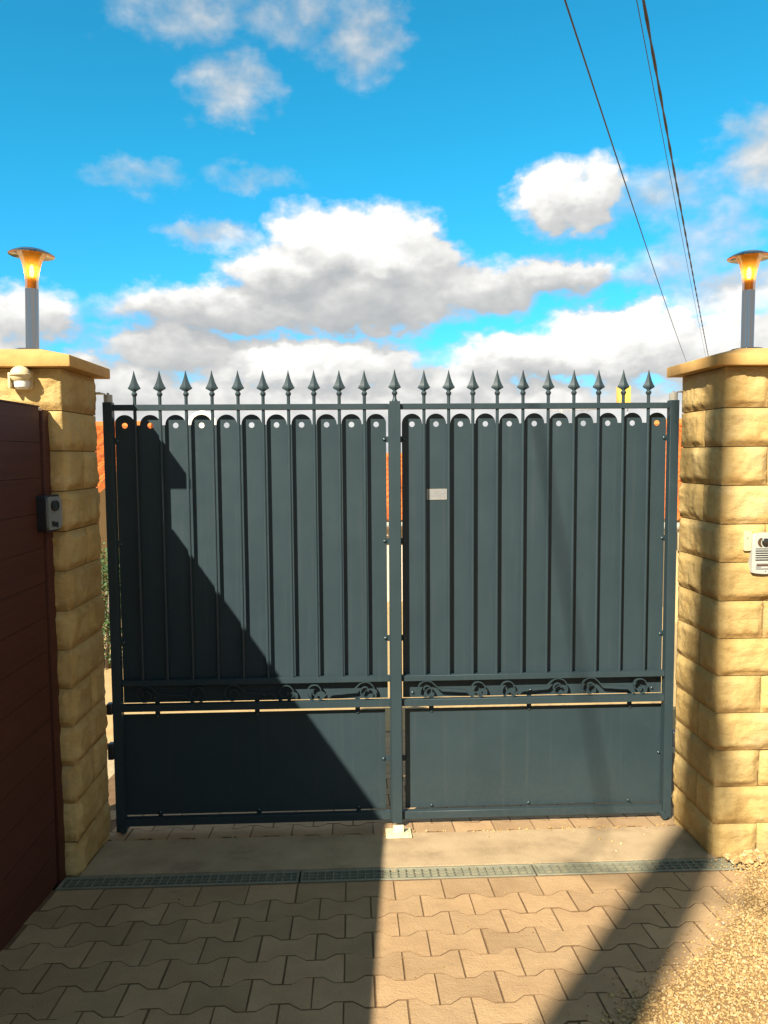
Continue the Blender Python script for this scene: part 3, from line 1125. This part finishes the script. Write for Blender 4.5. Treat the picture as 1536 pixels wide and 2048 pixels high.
def build_leaf(side, label):
    left = side < 0
    px0, px1 = (-1.383, -1.340) if left else (1.349, 1.393)
    root = empty('gate_leaf', ((px0 + px1) / 2, .02, 0), label=label, cat='gate', group='leaves of the double gate')
    o0 = Vector(root.location)

    def loc(o):
        o.location = o.location - o0
        return o

    def bx(name, *a, bevel=.0014, seg=1, mat='gate'):
        return loc(box(name, *a, M[mat], root, bevel, seg))

    bx('hinge_post', px0, px1, -.004, .040, .008, 2.112)
    sx0, sx1 = (-.0295, -.0) if left else (.000, .030)
    bx('inner_stile', sx0, sx1, .001, .034, .030, 2.100)
    rx0, rx1 = (px1 + .0002, sx0 - .0002) if left else (sx1 + .0002, px0 - .0002)
    bx('top_rail', rx0, rx1, .002, .033, 2.073, 2.1005)
    bx('middle_rail', rx0, rx1, .002, .033, .738, .766)
    bx('frieze_rail', rx0, rx1, .002, .033, .611, .645)
    bx('bottom_rail', rx0, rx1, .002, .033, .034, .073)
    if left:
        cb = bx('centre_cover', -.0245, .0265, -.022, .0, .026, 2.111)
        sp = loc(link('spike', SPIKE_ME, root))
        sp.location = Vector((.001, -.008, 2.143)) - o0
        loc(lathe('spike_neck', [(.0145, 2.1112), (.0125, 2.116), (.0085, 2.124), (.0078, 2.134)], M['gate'], root, 16, (.001, -.008, 0)))
    for x in (BARS_L if left else BARS_R):
        b = loc(link('bar', BAR_ME, root))
        b.location = Vector((x, .016, 0)) - o0
        s = link('spike', SPIKE_ME, b)
        s.location = (0, 0, 2.143)
    # scalloped sheet behind the bars
    xl, xr = (-1.342, -.0385) if left else (.0375, 1.350)
    holes = HOLES_L if left else HOLES_R
    outer, hs = scallop(xl, xr, holes, .643, 2.005, .0495)
    p = loc(link('scalloped_panel', panel_mesh('scalloped_panel', outer, hs, .0022), root))
    p.location = Vector((0, PANEL_Y, 0)) - o0
    # kick panel
    lx0, lx1 = (-1.355, -.0525) if left else (.047, 1.353)
    loc(box('kick_panel', lx0, lx1, PANEL_Y - .001, PANEL_Y + .0012, .072, .585, M['gate'], root))
    # tabs and bolts
    for z in (1.93, 1.43, .945):
        for (a, b_, bx_) in (((xl - .030, xl + .022, xl + .010), (xr - .022, xr + .03, xr - .010))):
            t = loc(box('tab', a, b_, PANEL_Y + .0013, PANEL_Y + .0055, z - .015, z + .015, M['gate'], root, .001))
            b2 = bolt(root, bx_, z)
            b2.location -= o0
    for z in (.33,):
        for (a, b_, bx_) in (((lx0 - .030, lx0 + .022, lx0 + .010), (lx1 - .022, lx1 + .03, lx1 - .010))):
            loc(box('tab', a, b_, PANEL_Y + .0014, PANEL_Y + .0055, z - .015, z + .015, M['gate'], root, .001))
            b2 = bolt(root, bx_, z)
            b2.location -= o0
    for x in ([-1.18, -.69, -.19] if left else [.18, .675, 1.19]):
        loc(box('tab', x - .012, x + .012, PANEL_Y + .0014, PANEL_Y + .0055, .555, .645, M['gate'], root, .001))
        loc(box('tab', x - .012, x + .012, PANEL_Y + .0014, PANEL_Y + .0055, .030, .095, M['gate'], root, .001))
        for z in (.572, .083):
            b2 = bolt(root, x, z)
            b2.location -= o0
    for x in ([-1.19, -.655, -.092] if left else [.085, .68, 1.30]):     # little lugs on the frieze rail
        loc(box('lug', x - .009, x + .009, PANEL_Y - .004, PANEL_Y - .0015, .645, .668, M['gate'], root, .001))
        b2 = bolt(root, x, .668, PANEL_Y - .004)
        b2.location -= o0
    # scrolls
    if left:
        units = [(-1.225, -.975, True), (-.80, -.545, True), (-.398, -.148, False)]
    else:
        units = [(.150, .405, True), (.562, .815, False), (.972, 1.222, True)]
    for a, b_, fl in units:
        loc(link('scroll', to_mesh('scroll', sweep_flat(scroll_path(a, b_, fl)), M['gate'], 40), root))
    # weld beads at the foot of the bars
    # hinges: steel pivot on the post top with a strap into the pillar, dark pivot bodies lower down
    pc = (px0 + px1) / 2
    loc(lathe('pivot_cap', [(.0205, 2.112), (.0205, 2.146), (.017, 2.1485), (.006, 2.149), (.006, 2.157), (.0015, 2.1575)], M['galv'], root, 20, (pc, .018, 0)))
    ex = -1.425 if left else 1.42
    loc(box('hinge_strap', min(ex, pc + side * .012), max(ex, pc + side * .012), -.06, .02, 2.1490, 2.1545, M['galv'], root, .001))
    for z0, z1 in ((.375, .455), (.60, .655)) if left else ((.375, .455),):
        a, b_ = sorted((pc + side * .0222, pc + side * .052))
        loc(box('hinge_body', a, b_, -.006, .036, z0, z1, M['black'], root, .008, 3))
    loc(lathe('floor_pivot', [(.017, 0), (.017, .045), (.015, .047)], M['gate'], root, 16, (pc - side * .02 - (.0), -.03, .030), 'Y'))
    return root


lf = build_leaf(-1, 'left half of the anthracite spiked gate, crossed by a dark slanting shadow')
rf = build_leaf(1, 'right half of the anthracite spiked gate, sunlit, with a small metal plate')

# maker's plate riveted to the right leaf
pl = box('maker_plate', -.049, .049, -.0012, .0, -.026, .026, M['plate'], rf, .0004)
pl.location = Vector((.209, PANEL_Y - .0016, 1.660)) - Vector(rf.location)
fr = bmesh.new()
for (a, b, c, d) in ((-.049, .049, -.026, -.0235), (-.049, .049, .0235, .026), (-.049, -.0465, -.0235, .0235), (.0465, .049, -.0235, .0235)):
    box_bm(a, b, -.0022, -.0013, c, d, bm=fr)
link('rim', to_mesh('rim', fr, M['galv']), pl)

prt = bmesh.new()
for (a, b, z) in ((-.040, -.012, .012), (-.007, .010, .012), (-.040, -.022, .002), (-.018, .004, .002), (.012, .040, .002), (-.040, -.005, -.008), (.004, .022, -.008), (-.040, -.026, -.017)):
    box_bm(a, b, -.0017, -.0013, z - .0014, z + .0014, bm=prt)
link('print', to_mesh('print', prt, M['photoface']), pl)

# floor stop
gs = empty('gate_stop', (0.002, -.10, gz(-.10) + .004), label='cream painted metal stop bolted to the concrete under the gate middle', cat='gate stop')
gs.rotation_euler.x = SL_ANG
box('base_plate', -.062, .062, -.062, .055, 0, .006, M['stop'], gs, .002, 2)
st = bmesh.new()
box_bm(-.0255, .0255, -.012, .0, .0061, .042, .003, 2, st)
box_bm(-.0255, .0255, .0005, .030, .0061, .014, .002, 1, st)
link('upright', to_mesh('upright', st, M['stop'], 40), gs)
for x in (-.047, .047):
    for y in (-.04, .002):
        lathe('screw', [(.0055, .006), (.005, .0085), (.001, .0088)], M['galv'], gs, 10, (x, y, 0))


# ------------------------------------------------------------------ brown board fence on the left
def build_fence():
    X = -1.468
    root = empty('board_fence', (X, -3.5, gz(-3.5)), label='dark brown fence of wide horizontal boards along the left edge of the drive', cat='fence')
    o0 = Vector(root.location)
    seams = [2.056 - .1425 * i for i in range(15)]
    for i in range(14):
        zt, zb = seams[i] - .0004, seams[i + 1] + .0004
        b = box('board', X - .028, X, -7.0, -.5375, zb, zt, M['brown'], root, .0012, 1)
        b.location = -o0
    c = box('top_cap', X - .034, X + .004, -7.0, -.5375, 2.0545, 2.062, M['brown'], root, .002)
    c.location = -o0
    b = box('backing', X - .034, X - .0285, -7.0, -.5375, .0, 2.05, M['brown'], root)
    b.location = -o0
    # dark channel the boards slide into, then the end post
    b = box('channel', X - .040, X - .010, -.5372, -.520, .0, 2.05, M['black'], root)
    b.location = -o0
    b = box('post', X - .060, X + .006, -.5195, -.450, .0, 2.048, M['brown'], root, .004, 2)
    b.location = -o0
    lathe('post_cap_bolt', [(.008, 2.048), (.008, 2.056), (.004, 2.059)], M['galv'], root, 12, (X - o0.x - .02, -.49 - o0.y, -o0.z))
    for y in (-2.6, -4.7, -6.9):
        b = box('post', X - .095, X - .0285, y - .035, y + .035, -.1, 2.048, M['brown'], root, .004)
        b.location = -o0


build_fence()


# ------------------------------------------------------------------ small fittings
def rounded_rect(w, h, r, n=6):
    pts = []
    for cx, cy, a0 in ((w / 2 - r, h / 2 - r, 0), (-w / 2 + r, h / 2 - r, 90), (-w / 2 + r, -h / 2 + r, 180), (w / 2 - r, -h / 2 + r, 270)):
        for i in range(n + 1):
            a = R(a0 + 90 * i / n)
            pts.append((cx + r * math.cos(a), cy + r * math.sin(a)))
    return pts


def prism_bm(pts, d0, d1, bevel=0.0, bulge=None):
    """Outline in (x, z) pushed from y=d0 (back) to y=d1 (front)."""
    bm = bmesh.new()
    a = [bm.verts.new((x, d0, z)) for x, z in pts]
    b = [bm.verts.new((x, d1, z)) for x, z in pts]
    n = len(pts)
    for i in range(n):
        bm.faces.new((a[i], a[(i + 1) % n], b[(i + 1) % n], b[i]))
    fa = bm.faces.new(a)
    fb = bm.faces.new(b)
    if bevel:
        bmesh.ops.bevel(bm, geom=fb.edges[:], offset=bevel, segments=3, affect='EDGES', profile=.6)
    return bm


def glyphs(strokes, scale, thick, depth):
    """Small letters out of straight strokes, in (x, z), standing proud towards -y."""
    bm = bmesh.new()
    for (x0, z0, x1, z1) in strokes:
        a, b = Vector((x0, z0)) * scale, Vector((x1, z1)) * scale
        d = (b - a).normalized() * thick / 2
        nn = Vector((-d.y, d.x))
        cs = [a - d + nn, b + d + nn, b + d - nn, a - d - nn]
        lo = [bm.verts.new((c.x, 0, c.y)) for c in cs]
        hi = [bm.verts.new((c.x, -depth, c.y)) for c in cs]
        bm.faces.new(hi)
        for i in range(4):
            bm.faces.new((lo[i], lo[(i + 1) % 4], hi[(i + 1) % 4], hi[i]))
    return bm


def build_photocell():
    # body stands on the fence's end post and looks across the drive
    root = empty('photocell', (-1.461, -.545, 1.628), label='black photocell box with grey face on the end post of the brown fence', cat='sensor')
    root.rotation_euler.z = R(82)                  # front (-y local) turned towards +X
    w, h, d = .112, .146, .040
    link('body', to_mesh('body', prism_bm(rounded_rect(w, h, .012), 0, -d, .004), M['black'], 40), root)
    # curved grey face
    bm = bmesh.new()
    N = 14
    pts = rounded_rect(w - .008, h - .012, .020)
    front = []
    back = []
    for x, z in pts:
        yb = -.010 * (1 - (z / (h / 2)) ** 2)
        back.append(bm.verts.new((x, -d + .001, z)))
        front.append(bm.verts.new((x, -d - .004 + yb, z)))
    n = len(pts)
    for i in range(n):
        bm.faces.new((back[i], back[(i + 1) % n], front[(i + 1) % n], front[i]))
    bm.faces.new(front)
    bmesh.ops.triangulate(bm, faces=bm.faces[:])
    fc = link('face', to_mesh('face', bm, M['photoface'], 35), root)
    link('window', to_mesh('window', prism_bm([(x, z + .030) for x, z in rounded_rect(.050, .042, .019)], -d - .004, -d - .0150, .001), M['lens'], 40), root)
    # illegible short maker's mark low on the face
    st = [(0, 0, 0, 1), (0, 1, .5, 1), (.5, 1, .5, .55), (.5, .55, 0, .55), (.15, .55, .6, 0), (.85, .7, 1.0, 0), (1.0, 0, 1.2, .6), (1.2, .6, 1.4, 0), (1.4, 0, 1.55, .7),
          (1.8, .7, 2.2, .7), (2.2, .7, 2.2, -.3), (2.2, -.3, 1.85, -.3), (1.8, .7, 1.8, .1), (1.8, .1, 2.2, .1)]
    o = link('mark', to_mesh('mark', glyphs(st, .018, .0045, .0012), M['ink']), root)
    o.location = (-.020, -d - .0085, -.052)


def build_sensor():
    # outdoor motion detector hung from the coping of the left pillar: round hood over a lens band and a swivel body
    root = empty('motion_sensor', (-1.551, -.468, 2.176), label='cream motion sensor under the coping of the left pillar', cat='sensor')
    link('wall_plate', to_mesh('wall_plate', prism_bm(rounded_rect(.078, .080, .014), .018, -.004, .003), M['cream'], 40), root).location = (-.004, 0, -.004)
    bm = bmesh.new()
    bmesh.ops.create_uvsphere(bm, u_segments=24, v_segments=14, radius=1)
    for v in bm.verts:
        v.co = Vector((v.co.x * .041, -.030 + v.co.y * .036, .012 + v.co.z * (.038 if v.co.z > 0 else .034)))
    link('hood', to_mesh('hood', bm, M['cream'], True), root)
    bm = bmesh.new()
    lathe_bm([(.0405, -.004), (.0425, -.002), (.0425, .002), (.0405, .004)], 28, bm, (0, -.031, .013), cap=False)
    link('hood_band', to_mesh('hood_band', bm, M['cream'], 40), root)
    lathe('lens', [(.002, -.045), (.020, -.044), (.029, -.036), (.031, -.020), (.030, -.010)], M['white'], root, 24, (.003, -.024, 0))
    link('side_arm', to_mesh('side_arm', box_bm(-.046, -.036, -.045, .006, -.042, .022, .004, 2), M['cream'], 40), root)


def build_intercom():
    # video intercom panel on the front of the right pillar
    x0, x1, z0, z1 = 1.523, 1.640, 1.333, 1.497
    cx, cz = (x0 + x1) / 2, (z0 + z1) / 2
    yb = -.452
    root = empty('intercom', (cx, yb, cz), label='silver video intercom with camera eye and speaker slots on the right pillar', cat='intercom')
    w, h = x1 - x0, z1 - z0
    pts = []
    for i in range(13):                            # arched head
        f = i / 12
        pts.append((w / 2 - w * f, h / 2 + .010 * math.sin(math.pi * f)))
    for i in range(13):
        f = i / 12
        pts.append((-w / 2 + w * f, -h / 2 - .006 * math.sin(math.pi * f)))
    link('housing', to_mesh('housing', prism_bm(pts, .02, -.030, .006), M['silver'], 40), root)
    Y = -.0305
    # brown tinted crescent beside the lens
    cres = []
    for i in range(9):
        a = R(130 + 100 * i / 8)
        cres.append((.036 * math.cos(a), .026 * math.sin(a)))
    for i in range(9):
        a = R(230 - 100 * i / 8)
        cres.append((.023 * math.cos(a), .023 * math.sin(a)))
    o = link('infrared_window', to_mesh('infrared_window', prism_bm(cres, .001, -.0016, 0), M['tint']), root)
    o.location = (-.002, Y, .050)
    o = link('infrared_window', to_mesh('infrared_window', prism_bm([(-a, b) for a, b in cres], .001, -.0016, 0), M['tint']), root)
    o.location = (-.002, Y, .050)
    ln = lathe('camera_eye', [(.018, .0), (.018, -.004), (.0155, -.006), (.0150, -.004), (.008, -.0045), (.0005, -.0065)], M['lens'], root, 24, (-.002, Y, .050), 'Y')
    for k in range(6):
        z = .022 - k * .0098
        box('speaker_slot', -.046, .044, Y - .0012, Y + .001, z - .0019, z + .0019, M['ink'], root)
    for k in range(5):
        z = .0171 - k * .0098
        box('louvre', -.046, .044, Y - .0030, Y + .001, z - .0018, z + .0022, M['silver'], root, .0008)
    b = box('name_plate', -.043, .043, Y - .0012, Y + .001, -.068, -.041, M['plate'], root, .0005)
    box('call_button', -.020, .040, Y - .0035, Y - .0013, -.064, -.056, M['silver'], root, .001)
    o = box('label_strip', -.040, .020, Y - .0018, Y - .0013, -.053, -.045, M['tint'], root)
    lathe('screw', [(.0022, 0), (.002, -.001)], M['ink'], root, 10, (-.0, Y, -.076), 'Y')
    # door-bell box tucked behind its left edge
    r2_ = empty('bell_box', (1.5065, -.452, 1.471), label='small cream bell box at the left edge of the intercom', cat='bell box')
    link('housing', to_mesh('housing', prism_bm(rounded_rect(.032, .086, .003), .02, -.017, .002), M['cream'], 40), r2_)
    lathe('sounder_hole', [(.0030, 0), (.0028, -.001)], M['ink'], r2_, 12, (-.001, -.0172, .012), 'Y')
    box('button', .001, .0155, -.0185, -.0171, -.030, .002, M['cream'], r2_, .0005)


def build_back_cell():
    root = empty('beam_sensor', (1.4150, .012, 1.415), label='narrow cream box between the right gate post and the pillar', cat='sensor')
    box('housing', -.0125, .016, -.034, .010, -.045, .045, M['cream'], root, .004, 2)
    box('bracket', -.008, .010, -.030, .005, -.056, -.0455, M['black'], root, .001)


def lamp(x, y, z, label, tilt, turn):
    root = empty('pillar_lamp', (x, y, z), label=label, cat='lamp', group='lamps on the gate pillars')
    root.rotation_euler = (tilt[0], tilt[1], turn)
    lathe('base_plate', [(.070, -.004), (.074, .0), (.074, .006), (.068, .0095), (.034, .0115), (.033, .012)], M['black'], root, 40)
    lathe('tube', [(.0280, .0122), (.0280, .274), (.0268, .2745)], M['steel'], root, 40)
    lathe('socket', [(.0185, .275), (.0185, .322), (.013, .324)], M['brass'], root, 24)
    # flared amber glass, hollow
    prof = [(.0275, .2752), (.0272, .300), (.0290, .325), (.0325, .350), (.0375, .374), (.0440, .396), (.0520, .414), (.0600, .426)]
    inner = [(r - .003, h) for r, h in reversed(prof)]
    bm = lathe_bm(prof, 40, cap=False)
    link('glass_shade', to_mesh('glass_shade', bm, M['amber'], True), root)
    bm = bmesh.new()
    lathe_bm([(.003, .328), (.0080, .330), (.0098, .342), (.0098, .358), (.0082, .370), (.005, .377), (.0008, .379)], 20, bm)
    link('bulb', to_mesh('bulb', bm, M['bulb'], True), root)
    cap = lathe('cap', [(.006, .4275), (.060, .4268), (.090, .4200), (.0945, .4188), (.0955, .4202), (.0945, .4225), (.080, .432), (.058, .442), (.030, .449), (.002, .451)], M['steel'], root, 44)
    return root


build_photocell()
build_sensor()
build_intercom()
build_back_cell()
lamp(-1.612, -.215, 2.3175, 'lit steel garden lamp on the coping beside the brown fence, above the motion sensor', (0, R(1.5)), 0.3)
lamp(1.612, -.215, 2.3175, 'lit steel garden lamp on the coping of the sunny intercom pillar', (0, R(.6)), 1.1)


# ------------------------------------------------------------------ overhead line behind the viewer and across the sky
def build_line():
    px, py = -3.665, -7.58
    gzp = gz(py) - .08
    root = empty('utility_pole', (px, py, gzp), label='tall timber pole behind the brown fence carrying the overhead cables', cat='pole')
    root.rotation_euler = (0, R(2.5), 0)
    lathe('shaft', [(.20, -.3), (.190, .5), (.135, 5.8), (.078, 7.6), (.052, 9.6), (.050, 9.75)], M['timber'], root, 18)
    k = .49
    d = Vector((k, 1, 0)).normalized()
    pd = Vector((d.y, -d.x, 0))
    arm = bmesh.new()
    bmesh.ops.create_cube(arm, size=1)
    for v in arm.verts:
        q = Vector((v.co.x * 1.0, v.co.y * .018, v.co.z * .018))
        v.co = pd * q.x + d * (q.y - .15) + Vector((0, 0, q.z + 6.85 - gzp - .12))
    link('cross_arm', to_mesh('cross_arm', arm, M['timber']), root)
    for s in (-.42, 0.28, .42):
        c = pd * s - d * .15
        lathe('insulator', [(.012, 0), (.016, .02), (.010, .03), (.015, .05), (.008, .07)], M['white'], root, 14, (c.x, c.y, 6.85 - gzp - .07))

    def cable(name, x0r, kk, z0, rad, label, sag, twist=0, dx=0):
        pts = []
        pts2 = []
        N = 220 if twist else 60
        y_start, y_end = -3.9, 90
        for i in range(N + 1):
            f = i / N
            yr = y_start + (y_end - y_start) * f ** 1.5
            xr = x0r + kk * yr
            z = z0 + sag * ((yr - 30) / 34) ** 2 - sag * (30 / 34) ** 2
            p = CAM_POS + Vector((xr, yr, z))
            if twist:
                a = yr * twist
                q = Vector((math.cos(a) * .9, 0, math.sin(a))) * rad * 1.0
                pts.append(p + q)
                pts2.append(p - q)
            else:
                pts.append(p)
        bm = tube_bm(pts, rad, 6)
        if twist:
            tube_bm(pts2, rad, 6, bm)
        link(name, to_mesh(name, bm, M['cable'], True), label=label, cat='cable', group='overhead cables')

    cable('overhead_cable', -1.78, .485, 5.0, .0105, 'single black cable, leftmost of those crossing the sky', .55)
    cable('overhead_cable', -1.035, .496, 5.0, .0112, 'thick twisted black cable, rightmost of those crossing the sky', .45, twist=3.6)
    cable('overhead_cable', -1.085, .494, 4.97, .0050, 'thin black wire running close beside the twisted cable', .45)


build_line()


# ------------------------------------------------------------------ houses beyond the gate
def tile_roof(x0, x1, ye, ze, yr, zr, pitch_x=.22, course=.34):
    """Sloping field of canal tiles from the eave (ye, ze) up to the ridge (yr, zr): real waves and stepped courses."""
    nx = int((x1 - x0) / pitch_x) * 6
    L = math.hypot(yr - ye, zr - ze)
    nc = max(3, int(L / course))
    sl = Vector((0, (yr - ye) / L, (zr - ze) / L))
    nn = Vector((0, -(zr - ze) / L, (yr - ye) / L))
    V, F = [], []
    for c in range(nc):
        for s in (0, 1):
            base = L * (c + s) / nc
            lift = .035 * (1 - s)
            for i in range(nx + 1):
                x = x0 + (x1 - x0) * i / nx
                w = .035 * math.sin(2 * math.pi * (x - x0) / pitch_x)
                p = Vector((x, ye, ze)) + sl * base + nn * (w + lift)
                V.append(p[:])
    W_ = nx + 1
    for c in range(nc):
        a = 2 * c * W_
        for i in range(nx):
            F.append((a + i, a + i + 1, a + W_ + i + 1, a + W_ + i))
        if c + 1 < nc:
            b = a + W_
            d = a + 2 * W_
            for i in range(nx):
                F.append((b + i, b + i + 1, d + i + 1, d + i))
    me = bpy.data.meshes.new('roof')
    me.from_pydata(V, [], F)
    me.materials.append(M['tile'])
    return me


def house(loc, label, w, ye, ze, yr, zr, zb, wall_mat, wins, chimney=None):
    """loc x0 = left end; the front wall stands .35 behind the eave."""
    x0 = loc
    x1 = x0 + w
    yf = ye + .40
    yb = 2 * yr - yf
    root = empty('house', ((x0 + x1) / 2, yr, zb), label=label, cat='house', group='houses beyond the gate')
    o0 = Vector(root.location)
    zw = ze + (zr - ze) * (.40) / (yr - ye) - .06
    bm = bmesh.new()
    A = [(x0 + .3, yf, zb - .5), (x1 - .3, yf, zb - .5), (x1 - .3, yb, zb - .5), (x0 + .3, yb, zb - .5)]
    vs = [bm.verts.new(p) for p in A] + [bm.verts.new((p[0], p[1], zw)) for p in A]
    g0 = bm.verts.new((x0 + .3, yr, zr - .10))
    g1 = bm.verts.new((x1 - .3, yr, zr - .10))
    bm.faces.new((vs[0], vs[1], vs[5], vs[4]))
    bm.faces.new((vs[2], vs[3], vs[7], vs[6]))
    bm.faces.new((vs[3], vs[0], vs[4], g0, vs[7]))
    bm.faces.new((vs[1], vs[2], vs[6], g1, vs[5]))
    link('wall', to_mesh('wall', bm, M[wall_mat]), root).location = -o0
    rf_ = link('roof', tile_roof(x0, x1, ye, ze, yr, zr), root)
    rf_.location = -o0
    rb = link('roof', tile_roof(x0, x1, 2 * yr - ye, ze, yr, zr), root)
    rb.location = -o0
    f = box('fascia', x0 + .05, x1 - .05, ye + .02, ye + .06, ze - .18, ze - .035, M['white'], root)
    f.location = -o0
    g = link('gutter', to_mesh('gutter', tube_bm([(x0, ye - .03, ze - .09), (x1, ye - .03, ze - .09)], .055, 10), M['galv'], True), root)
    g.location = -o0
    rc = link('ridge_tiles', to_mesh('ridge_tiles', tube_bm([(x0 + i * (w / 16), yr, zr + .02 + .012 * (i % 2)) for i in range(17)], .10, 10), M['tile']), rf_)
    for (wx, wz, ww, wh) in wins:
        fr_ = box('window', wx - ww / 2, wx + ww / 2, yf - .05, yf - .002, wz - wh / 2, wz + wh / 2, M['white'], root, .01)
        fr_.location = -o0
        for s in (-1, 1):
            pb = box('pane', wx + s * ww / 4 - ww / 4 + .05, wx + s * ww / 4 + ww / 4 - .05, yf - .058, yf - .0505, wz - wh / 2 + .06, wz + wh / 2 - .06, M['pane'], fr_)
    if chimney:
        cx_, cy_, h_ = chimney
        ch = box('chimney', cx_ - .25, cx_ + .25, cy_ - .25, cy_ + .25, zr - .8, zr + h_, M[wall_mat], rf_, .01)
    return root


def build_far():
    house(-9.0, 'cream house with orange tiled roof seen past the left pillar', 4.55, 9.4, 1.25, 13.0, 2.50, gz(9.4) - .1, 'render_c',
          [(-7.6, .2, 1.2, 1.1), (-5.6, .2, 1.0, 1.1)])
    hr = house(5.95, 'cream house with orange tiled roof seen past the right pillar', 7.0, 8.0, .80, 12.0, 2.44, gz(8) - .1, 'render_c',
               [(7.6, -.2, 1.2, 1.1), (10.2, -.2, 1.2, 1.1)])
    th = R(-21)                                    # it stands at an angle to the gate
    hr.rotation_euler.z = th
    hr.location = Vector((5.95, 12.0, hr.location.z)) + Vector((math.cos(th), math.sin(th), 0)) * 3.5
    house(-3.3, 'low white house with orange roof glimpsed through the slit beside the centre post', 7.4, 12.8, .45, 17.0, 1.80, gz(13) - .2, 'render_w',
          [(-1.6, -.55, 1.0, .9), (2.6, -.55, 1.0, .9)])
    # satellite dish standing on a mast above the left-hand roofs
    root = empty('satellite_dish', (-3.75, 15.0, 1.15), label='white satellite dish showing above the fourth scallop of the gate', cat='dish')
    lathe('mast', [(.025, -.2), (.025, 1.40)], M['galv'], root, 12, (0, .12, 0))
    bm = bmesh.new()
    lathe_bm([(.005, .0), (.12, -.012), (.24, -.045), (.34, -.095), (.345, -.085), (.24, -.033), (.12, 0.0), (.005, .012)], 36, bm, (0, 0, 1.46), 'Y')
    link('reflector', to_mesh('reflector', bm, M['white'], True), root)
    link('arm', to_mesh('arm', tube_bm([(0, -.05, 1.13), (0, -.45, 1.30)], .014, 8), M['galv'], True), root)
    lathe('receiver', [(.035, 0), (.035, .09), (.02, .10)], M['white'], root, 14, (0, -.5, 1.31), 'Y')
    # yellow box on a thin mast
    root = empty('yellow_beacon', (5.385, 12.0, 1.2), label='yellow box on a thin mast behind the spikes near the right pillar', cat='beacon')
    box('case', -.115, .125, -.10, .10, 1.60, 2.04, M['yellow'], root, .015, 2)
    box('hatch', -.02, .10, -.108, -.1005, 1.66, 1.98, M['yellow'], root, .004)
    link('mast', to_mesh('mast', tube_bm([(0, 0, -.5), (0, 0, 1.6)], .018, 8), M['white'], True), root)
    link('strut', to_mesh('strut', tube_bm([(.07, 0, 1.25), (.10, 0, 1.6)], .008, 6), M['white'], True), root)
    # aerial
    root = empty('roof_aerial', (4.25, 12.5, 1.2), label='thin rake aerial on a pole seen under the top rail', cat='aerial')
    link('mast', to_mesh('mast', tube_bm([(0, 0, -1), (0, 0, 1.62)], .014, 6), M['galv'], True), root)
    link('boom', to_mesh('boom', tube_bm([(-.3, 0, 1.57), (.75, 0, 1.60)], .008, 6), M['galv'], True), root)
    for i in range(7):
        x = -.25 + i * .14
        link('element', to_mesh('element', tube_bm([(x, -.16, 1.575), (x, .16, 1.575)], .005, 5), M['galv'], True), root)


def build_shrub(x, y, h, w, label):
    # leafy garden shrub: short stems and a crown of single leaf faces with gaps between clumps
    r = random.Random(3)
    root = empty('garden_shrub', (x, y, gz(y)), label=label, cat='shrub')
    st_ = bmesh.new()
    for k in range(7):
        a = r.uniform(0, 6.28)
        tip = Vector((math.cos(a) * w * .35, math.sin(a) * w * .35, h * r.uniform(.6, .9)))
        tube_bm([(tip.x * .1, tip.y * .1, -.05), tip * .5, tip], [.022, .014, .005], 6, st_)
    link('stem', to_mesh('stem', st_, M['timber'], True), root)
    V, F = [], []
    clumps = [Vector((r.gauss(0, w * .26), r.gauss(0, w * .26), h * (.12 + .8 * r.random() ** .9))) for _ in range(60)]
    for c in clumps:
        for _ in range(70):
            p = c + Vector((r.gauss(0, .09), r.gauss(0, .09), r.gauss(0, .08)))
            if p.z < .03:
                continue
            d = Vector((r.gauss(0, 1), r.gauss(0, 1), r.gauss(.3, 1))).normalized()
            e = d.cross(Vector((r.gauss(0, 1), r.gauss(0, 1), r.gauss(0, 1)))).normalized()
            L, B = r.uniform(.035, .06), r.uniform(.010, .017)
            n0 = len(V)
            V += [p[:], (p + d * L * .5 + e * B)[:], (p + d * L)[:], (p + d * L * .5 - e * B)[:]]
            F.append((n0, n0 + 1, n0 + 2, n0 + 3))
    me = bpy.data.meshes.new('crown')
    me.from_pydata(V, [], F)
    me.materials.append(M['foliage'])
    link('crown', me, root)


build_far()
build_shrub(-3.02, 5.0, 1.45, .95, 'dark green shrub glimpsed between the left pillar and the gate post')
